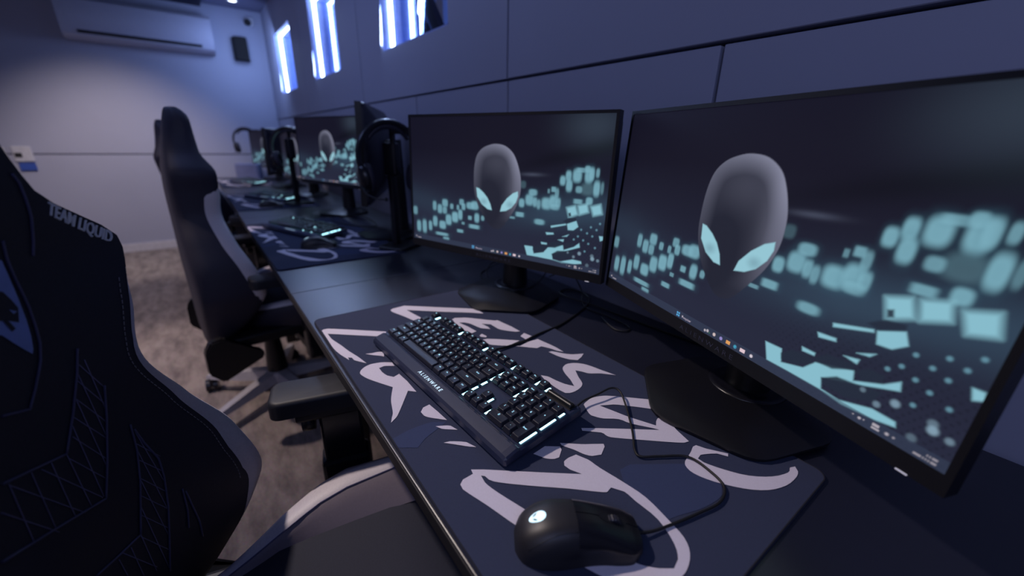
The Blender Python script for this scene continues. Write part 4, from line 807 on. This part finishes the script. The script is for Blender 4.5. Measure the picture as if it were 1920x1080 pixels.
# ------------------------------------------------------------------ gaming chair
ZK=[.40,.42,.48,.55,.61,.70,.80,.90,.97,1.03,1.10,1.165,1.21,1.232]
TL=[.19,.211,.247,.279,.298,.29,.25,.203,.207,.219,.154,.127,.118,.100]
TD=[.06,.076,.133,.184,.205,.183,.146,.128,.137,.140,.112,.110,.108,.095]
TC=[.05,.055,.065,.08,.085,.08,.07,.065,.065,.07,.085,.100,.102,.090]
TB=[0,0,0,0,0,0,0,0,0.002,0.008,.020,.034,.046,.052]
BO=.24
def itp(T,z):
    z=min(max(z,ZK[0]),ZK[-1]); n=len(ZK)
    for i in range(n-1):
        if z<=ZK[i+1]: break
    def m(k):
        if k==0: return (T[1]-T[0])/(ZK[1]-ZK[0])
        if k==n-1: return (T[-1]-T[-2])/(ZK[-1]-ZK[-2])
        a=(T[k]-T[k-1])/(ZK[k]-ZK[k-1]); b=(T[k+1]-T[k])/(ZK[k+1]-ZK[k])
        return 0 if a*b<=0 else 2*a*b/(a+b)
    h=ZK[i+1]-ZK[i];t=(z-ZK[i])/h
    return (2*t**3-3*t*t+1)*T[i]+(t**3-2*t*t+t)*h*m(i)+(-2*t**3+3*t*t)*T[i+1]+(t**3-t*t)*h*m(i+1)
def front(X,z,off=0):
    L=itp(TL,z);D=itp(TD,z);C=itp(TC,z);s=min(abs(X)/L,1)
    return C+(D-C)*s**2.5-BO+off
def FP(X,z,off=.0012): return Vector((X,front(X,z,off),z))
def section(z,n=14):
    L=itp(TL,z);D=itp(TD,z);b=itp(TB,z); o=[]
    for i in range(-n,n+1):
        s=i/n; o.append((L*s,front(L*s,z)))
    side=[(L+.005,D-.010),(L+.007,D-.025),(L+.006,b+(D-b)*.62),(L+.001,b+(D-b)*.35),(L-.012,b+.012),(L-.035,b+.003),(L*.5,b)]
    o+=[(x,y-BO) for x,y in side]
    o+=[(0,b-BO)]
    o+=[(-x,y-BO) for x,y in reversed(side)]
    return o
def make_backrest(t,full=True):
    bm=bmesh.new(); zs=[.40+ (1.232-.40)*k/56 for k in range(57)]
    rings=[[bm.verts.new((x,y,z)) for x,y in section(z)] for z in zs]
    N=len(rings[0])
    for A,B in zip(rings[:-1],rings[1:]):
        for i in range(N): bm.faces.new((A[i],A[(i+1)%N],B[(i+1)%N],B[i]))
    bm.faces.new(rings[0][::-1])
    # rounded top
    top=[bm.verts.new((v.co.x*.72,(v.co.y+.175)*.62-.175,1.243)) for v in rings[-1]]
    for i in range(N): bm.faces.new((rings[-1][i],rings[-1][(i+1)%N],top[(i+1)%N],top[i]))
    bm.faces.new(top)
    br=mk('backrest',bm,M_leather,t,smooth=True,angle=70)
    # pale rims on the wings
    for s in (-1,1):
        bm=bmesh.new(); G=[]
        for k in range(49):
            z=.52+(1.0-.52)*k/48; L=itp(TL,z);D=itp(TD,z)
            e=max(0.02,min(1,(z-.52)/.10,(1.0-z)/.05)); w=.044*e
            wi=.001+.022*max(0,min(1,(.91-z)/.24))*min(1,e*1.0)
            fi=front(L-wi,z)+BO
            g_=min(1,e); pts=[(L-wi,fi+.0010),(L-wi*.6,front(L-wi*.6,z)+BO+.0030*g_),(L-wi*.2,D+.0032*g_-.001*(1-g_)),(L+.004*g_,D-.001-.004*(1-g_)),(L+.001+.0070*g_,D-.010),(L+.001+.0085*g_,D-.010-.010*g_),(L+.001+.0083*g_,D-.010-.022*g_),(L+.001+.0070*g_,D-.010-.034*g_)]
            G.append([bm.verts.new((s*x,y-BO,z)) for x,y in pts])
        for A,B in zip(G[:-1],G[1:]):
            for i in range(len(A)-1): bm.faces.new((A[i],A[i+1],B[i+1],B[i]))
        mk('side_trim',bm,M_white,br,smooth=True)
    if full:
        for s in (-1,1):
            bm=bmesh.new()
            z=.605
            while z<.99:
                wi_=lambda q:.007+.022*max(0,min(1,(.91-q)/.24)); a=FP(s*(itp(TL,z)-wi_(z)),z,.001); b=FP(s*(itp(TL,z+.0045)-wi_(z+.0045)),z+.0045,.001); tube(bm,[a,b],.0006,5); z+=.0068
            mk('edge_stitching',bm,mat('pale_thread',(150,145,150),.7),br)
        bm=bmesh.new()
        for s in (1,-1):
            for P in CH['piping']:
                if len(P)>2: 
                    tube(bm,[FP(s*x,z,.0012) for x,z in P],.0013,6)
        mk('piping',bm,M_pipe,br)
        for s in (1,-1):
            bm=bmesh.new()
            for P in CH['quilt']:
                if len(P)>=2: 
                    Q=[FP(s*x,z,.0006) for x,z in P]; tube(bm,Q,.0006,5)
            mk('quilted_stitching',bm,M_stitch,br)
        # emblem: shield arcs with dark horse-head cut on each side
        bm=bmesh.new()
        lg=CH['logo']; 
        def fillpoly(P,off,mi=0):
            tmp=bmesh.new(); polyface(tmp,P,0,0)
            bmesh.ops.subdivide_edges(tmp,edges=tmp.edges[:],cuts=2,use_grid_fill=True)
            vm={v:bm.verts.new(FP(v.co.x,v.co.y,off)) for v in tmp.verts}
            for f in tmp.faces:
                ff=bm.faces.new([vm[v] for v in f.verts]); ff.material_index=mi
            tmp.free()
        xm=lg[-1]
        for s in (-1,1):
            # lg runs down the outer arc then back along the lower edge to the frame side
            inner=[(-.030,lg[-1][1]+.035),(-.018,lg[0][1]-.01),(-.020,lg[0][1]+.06),(-.075,lg[0][1]+.028)]
            P=[(s*x*-1 if False else s*abs(x),z) for x,z in ([tuple(q) for q in lg[::3]]+inner)]
            try: fillpoly(P,.0012,0)
            except Exception as e: print('logo',e)
            H=[(s*abs(x),z) for x,z in CH['horse'][::2]]+[(s*.060,CH['horse'][-1][1]+.02),(s*.062,CH['horse'][0][1]+.03)]
            try: fillpoly(H,.0020,1)
            except Exception as e: print('horse',e)
            Tt=[(s*abs(x),z) for x,z in (CH['tri'][0],CH['tri'][6],CH['tri'][12])]
            try: fillpoly(Tt,.0026,0)
            except Exception as e: print('tri',e)
        mk('emblem',bm,[M_emblem,M_leather],br)
        # shoulder lettering on the wearer's left shoulder
        bm=bmesh.new()
        vs,fs=textmesh('TEAM LIQUID',1.,bold=.004,align='LEFT')
        x0=min(v[0] for v in vs);x1=max(v[0] for v in vs);y0=min(v[1] for v in vs if True);y1=max(v[1] for v in vs)
        T0,T1,T2=[Vector(CH['text'][i]) for i in (0,1,2)]
        def tf(a,b,c):
            u=(a-x0)/(x1-x0); w=b/.73
            p=T0+(T1-T0)*u+(T2-T0)*w
            q=FP(p.x,p.y,.0006+(.0012 if c>0 else 0)); return q
        addtext(bm,'TEAM LIQUID',1.,tf,bold=.004,align='LEFT')
        r=bmesh.ops.extrude_face_region(bm,geom=bm.faces[:])
        for v in [g for g in r['geom'] if isinstance(g,bmesh.types.BMVert)]: v.co.y+=.0014
        mk('shoulder_lettering',bm,M_emb,br)
    return br
def bol(y):
    T=[(-.17,.150,.152,.170,.500),(-.095,.152,.160,.178,.503),(-.05,.170,.182,.218,.512),(-.01,.192,.203,.252,.522),(.05,.200,.235,.290,.534),(.10,.205,.250,.307,.540),(.19,.212,.268,.312,.540),(.28,.215,.268,.300,.525)]
    for a,b in zip(T[:-1],T[1:]):
        if y<=b[0]: break
    t=min(1,max(0,(y-a[0])/(b[0]-a[0])))
    return tuple(p+(q-p)*t for p,q in zip(a[1:],b[1:]))
def make_chair(label,x,y,yaw,baserot=0,full=True,arm=0.,recline=0.,group='gaming chairs along the desks'):
    t=thing('gaming_chair',label,'chair',(x,y,0),-yaw,group)
    br=make_backrest(t,full)
    if recline:
        br.matrix_local=Matrix.Translation((0,-.2,.42))@Matrix.Rotation(math.radians(recline),4,'X')@Matrix.Translation((0,.2,-.42))
    # seat cushion
    bm=bmesh.new()
    G=[]
    for i in range(13):
        yy=-.16+.44*i/12
        G.append([bm.verts.new(((-.5+j/12)*2*(bol(yy)[0]+.012),yy,.497+.004*math.cos(j/12*2*PI)-(.03*max(0,(i-9)/3)**2))) for j in range(13)])
    for i in range(12):
        for j in range(12): bm.faces.new((G[i][j],G[i][j+1],G[i+1][j+1],G[i+1][j]))
    r=bmesh.ops.extrude_face_region(bm,geom=bm.faces[:])
    for v in [g for g in r['geom'] if isinstance(g,bmesh.types.BMVert)]: v.co.z=.42
    mk('seat',bm,mat('seat_fabric',(44,46,60),.85,noise=.08,scale=400,bump=.1),t,smooth=True,angle=40)
    for s in (-1,1):
        # bolster: white leather, inner slope's shade put into its colour + pale outer crest
        bm=bmesh.new(); G=[]
        for i in range(21):
            q=i/20; yy=-.17+.45*q
            xi,xc,xo,zc_=bol(yy)
            P=[(xi,.499),((xi+xc)/2,.499+(zc_-.499)*.6),(xc,zc_),(xc+(xo-xc)*.25,zc_+.004),(xc+(xo-xc)*.65,zc_+.004),(xo,zc_-.006),(xo+.006,zc_-.022),(xo-.002,.44),(xo-.05,.41)]
            G.append([bm.verts.new((s*a,yy,b)) for a,b in P])
        for A,B in zip(G[:-1],G[1:]):
            for j in range(len(A)-1):
                f=bm.faces.new((A[j],A[j+1],B[j+1],B[j])); f.material_index=1 if j<2 else (0 if j<5 else 2)
        bm.faces.new(G[0][::-1]);bm.faces.new(G[-1])
        bo=mk('seat_bolster',bm,[M_white,mat('bolster_shaded_leather',(122,112,122),.55,noise=.04,scale=300,bump=.08),M_leather],t,smooth=True,angle=60)
        bm=bmesh.new(); tube(bm,[Vector((s*bol(-.17+.45*i/20)[1],-.17+.45*i/20,bol(-.17+.45*i/20)[3]+.0006)) for i in range(21)],.0013,6); mk('seam_piping',bm,M_pipe,bo)
    # recline hinge brackets and rear box
    for s in (-1,1):
        bm=bmesh.new()
        M=Matrix.Translation((s*.262,0,0))@Matrix.Rotation(PI/2,4,'Y')
        prof=[(-.265,.33),(-.262,.42),(-.24,.455),(-.20,.46),(-.15,.41),(-.085,.375),(-.085,.345),(-.225,.285)]
        A=[bm.verts.new((s*.262,a,b)) for a,b in prof];B=[bm.verts.new((s*.300,a+.004,b)) for a,b in prof]
        for i in range(len(prof)): bm.faces.new((A[i],A[(i+1)%len(prof)],B[(i+1)%len(prof)],B[i]))
        bm.faces.new(A[::-1]);bm.faces.new(B)
        bmesh.ops.bevel(bm,geom=bm.edges[:],offset=.006,segments=2,affect='EDGES')
        mk('recline_bracket',bm,M_blk,t,smooth=True,angle=40)
    bm=bmesh.new(); box(bm,-.262,.262,-.20,.26,.385,.43,bev=.01); mk('seat_pan',bm,M_blk,t)
    # armrests
    for s in (-1,1):
        ar=bmesh.new(); cx=s*.380
        prism(ar,roundrect(cx-.044,cx+.044,-.020+arm,.215+arm,.022),.655,.690,bev=.009)
        a=mk('armrest_pad',ar,mat('armrest_pad_rubber',(18,20,32),.55,noise=.05),t,smooth=True,angle=50)
        bm=bmesh.new(); box(bm,cx-.022,cx+.022,.06,.14,.42,.635,bev=.006); box(bm,cx-.028,cx+.028,.052,.148,.33,.52,bev=.008); box(bm,cx-.034,cx+.034,.02,.18,.632,.654,bev=.006)
        box(bm,min(s*.12,cx+s*.03),max(s*.12,cx+s*.03),.06,.13,.345,.382,bev=.004)
        mk('armrest_post',bm,M_blk2,a)
        bm=bmesh.new(); lathe(bm,[(.018,-.012),(.02,0),(.018,.012)],16); 
        M=Matrix.Translation((cx,.040,.612))@Matrix.Rotation(PI/2,4,'X')
        for v in bm.verts: v.co=M@v.co
        mk('armrest_knob',bm,M_blk,a)
    # mechanism, gas lift, star base
    bm=bmesh.new(); box(bm,-.09,.09,-.10,.13,.335,.385,bev=.01); mk('tilt_mechanism',bm,M_blk,t)
    bm=bmesh.new(); tube(bm,[(-.02,.0,.352),(-.12,.02,.345),(-.24,.03,.340),(-.30,.03,.352)],.007,8); box(bm,-.345,-.275,.010,.050,.344,.358,bev=.004); mk('tilt_lever',bm,M_blk,t)
    bm=bmesh.new(); lathe(bm,[(.026,.34),(.030,.30),(.040,.20),(.044,.12),(.044,.10)],24); mk('gas_lift',bm,M_blk,t,smooth=True)
    bm=bmesh.new(); lathe(bm,[(.048,.065),(.052,.075),(.052,.120),(.046,.128)],24)
    tips=[]
    for k in range(5):
        a=math.radians(baserot+72*k)+yaw   # world angle -> local
        ca,sa=math.cos(a),math.sin(a)
        def pt(r,w,z): return Vector((r*ca-w*sa,r*sa+w*ca,z))
        secs=[(.04,.030,.075,.125),(.15,.026,.070,.112),(.28,.020,.068,.092),(.335,.016,.068,.084)]
        R_=[[bm.verts.new(pt(r,-w,z0)),bm.verts.new(pt(r,w,z0)),bm.verts.new(pt(r,w*.7,z1)),bm.verts.new(pt(r,-w*.7,z1))] for r,w,z0,z1 in secs]
        for A,B in zip(R_[:-1],R_[1:]):
            for j in range(4): bm.faces.new((A[j],A[(j+1)%4],B[(j+1)%4],B[j]))
        bm.faces.new(R_[0][::-1]);bm.faces.new(R_[-1]); tips.append((pt(.325,0,0),a))
    sb=mk('star_base',bm,M_metal,t)
    for tp,a in tips:
        bm=bmesh.new()
        for w in (-1,1):
            c0=[]
            for k in range(16):
                q=2*PI*k/16
                c0.append((.029*math.cos(q),.029*math.sin(q)+.029))
            A=[bm.verts.new((w*.006,y_,z_)) for y_,z_ in c0];B=[bm.verts.new((w*.024,y_,z_)) for y_,z_ in c0]
            for i in range(16): bm.faces.new((A[i],A[(i+1)%16],B[(i+1)%16],B[i]))
            bm.faces.new(A);bm.faces.new(B[::-1])
        box(bm,-.008,.008,-.008,.018,.026,.072,bev=.002)
        M=Matrix.Translation(tp)@Matrix.Rotation(a+.5,4,'Z')
        for v in bm.verts: v.co=M@v.co
        mk('caster',bm,M_blk2,sb,smooth=True,angle=40)
    return t
make_chair('dark gaming chair at lower left with pale wing trim and shoulder lettering',-.425,-.045,.25,baserot=20)
make_chair('dark gaming chair seen side-on in the middle distance, facing the second desk',-1.985,.135,-.09,baserot=-126,full=True,arm=-.075)
make_chair('far gaming chair turned towards the camera, mostly hidden behind the side-on chair',-3.40,.180,.28,baserot=-104,full=True,arm=.06,recline=9.5)

# ------------------------------------------------------------------ lights
def area(name,loc,target,size,power,col,sy=None,spread=None):
    d=bpy.data.lights.new(name,'AREA'); d.energy=power; d.color=col; d.size=size
    if sy: d.shape='RECTANGLE'; d.size_y=sy
    if spread: d.spread=math.radians(spread)
    o=bpy.data.objects.new(name,d); COL.objects.link(o); o.location=loc
    v=Vector(target)-Vector(loc); o.rotation_euler=v.to_track_quat('-Z','Y').to_euler(); return o
def spot(name,loc,target,power,col,ang,blend=.6,size=.06):
    d=bpy.data.lights.new(name,'SPOT'); d.energy=power; d.color=col; d.spot_size=math.radians(ang); d.spot_blend=blend; d.shadow_soft_size=size
    o=bpy.data.objects.new(name,d); COL.objects.link(o); o.location=loc
    v=Vector(target)-Vector(loc); o.rotation_euler=v.to_track_quat('-Z','Y').to_euler(); return o
WARM=(1,.80,.74); BLUE=(.34,.46,1.)
# warm-white downlights over the aisle, blue LED wash on the walls
spot('aisle_downlight',(-1.55,-.35,2.33),(-.52,.16,.66),100,(1,.85,.78),46,.35,.045)
spot('aisle_downlight',(-3.85,-.55,2.34),(-5.6,-.5,.35),210,(1,.84,.78),68,.9,.05)
spot('aisle_downlight',(-3.2,-1.1,2.34),(-3.3,-1.0,0),95,WARM,84,.7,.05)
spot('aisle_downlight',(-2.3,-1.1,2.34),(-2.2,-.35,0),170,WARM,56,.6,.05)
spot('desk_downlight',(-3.9,-.7,2.34),(-4.2,.25,.74),75,WARM,44,.6,.05)
area('added_blue_wash',(.8,-.7,2.3),(-.9,.86,1.2),1.4,9,BLUE,.8)  # added unseen lamps for the deep blue on the long wall
area('added_blue_wash',(-2.6,-.4,2.3),(-2.9,.86,1.3),1.8,10,BLUE,.5)
area('corner_led_wash',(-4.85,.62,2.0),(-5.6,.55,1.5),.35,5,(.36,.52,1.))
for w0,w1 in wins: area('window_led_glow',(w0+.017,YW-.008,1.82),(w0+.62,YW-.10,1.70),.024,2.6,(.42,.58,1.),.46)
area('added_soft_fill',(.5,-1.3,2.3),(-.45,.0,.6),1.6,7.5,(.72,.74,1.),1.)  # added fill lamp above the camera, lifts the dark chair, mouse and monitors
WC=(.24,.25,.48); WS=.24


w=bpy.data.worlds.new('room_ambience'); scene.world=w; w.use_nodes=True
bg=w.node_tree.nodes['Background']; bg.inputs['Color'].default_value=(*WC,1); bg.inputs['Strength'].default_value=WS
scene.view_settings.view_transform='Standard'; scene.view_settings.look='None'; scene.view_settings.exposure=0; scene.view_settings.gamma=1

# ------------------------------------------------------------------ camera
cd=bpy.data.cameras.new('camera'); cam=bpy.data.objects.new('camera',cd); COL.objects.link(cam)
yaw,pitch,roll=.917580112,.346674427,.0224646277
f=Vector((-math.sin(yaw)*math.cos(pitch),math.cos(yaw)*math.cos(pitch),-math.sin(pitch)))
r=Vector((math.cos(yaw),math.sin(yaw),0)); u=r.cross(f)
r2=r*math.cos(roll)+u*math.sin(roll); u2=-r*math.sin(roll)+u*math.cos(roll)
cam.matrix_world=Matrix(((r2.x,u2.x,-f.x,0),(r2.y,u2.y,-f.y,0),(r2.z,u2.z,-f.z,.4126376+.74),(0,0,0,1)))
cd.sensor_width=36; cd.lens=755.985775/1920*36; cd.clip_start=.02; cd.clip_end=60
cd.dof.use_dof=True; cd.dof.focus_distance=.62; cd.dof.aperture_fstop=2.1; cd.dof.aperture_blades=0
scene.camera=cam
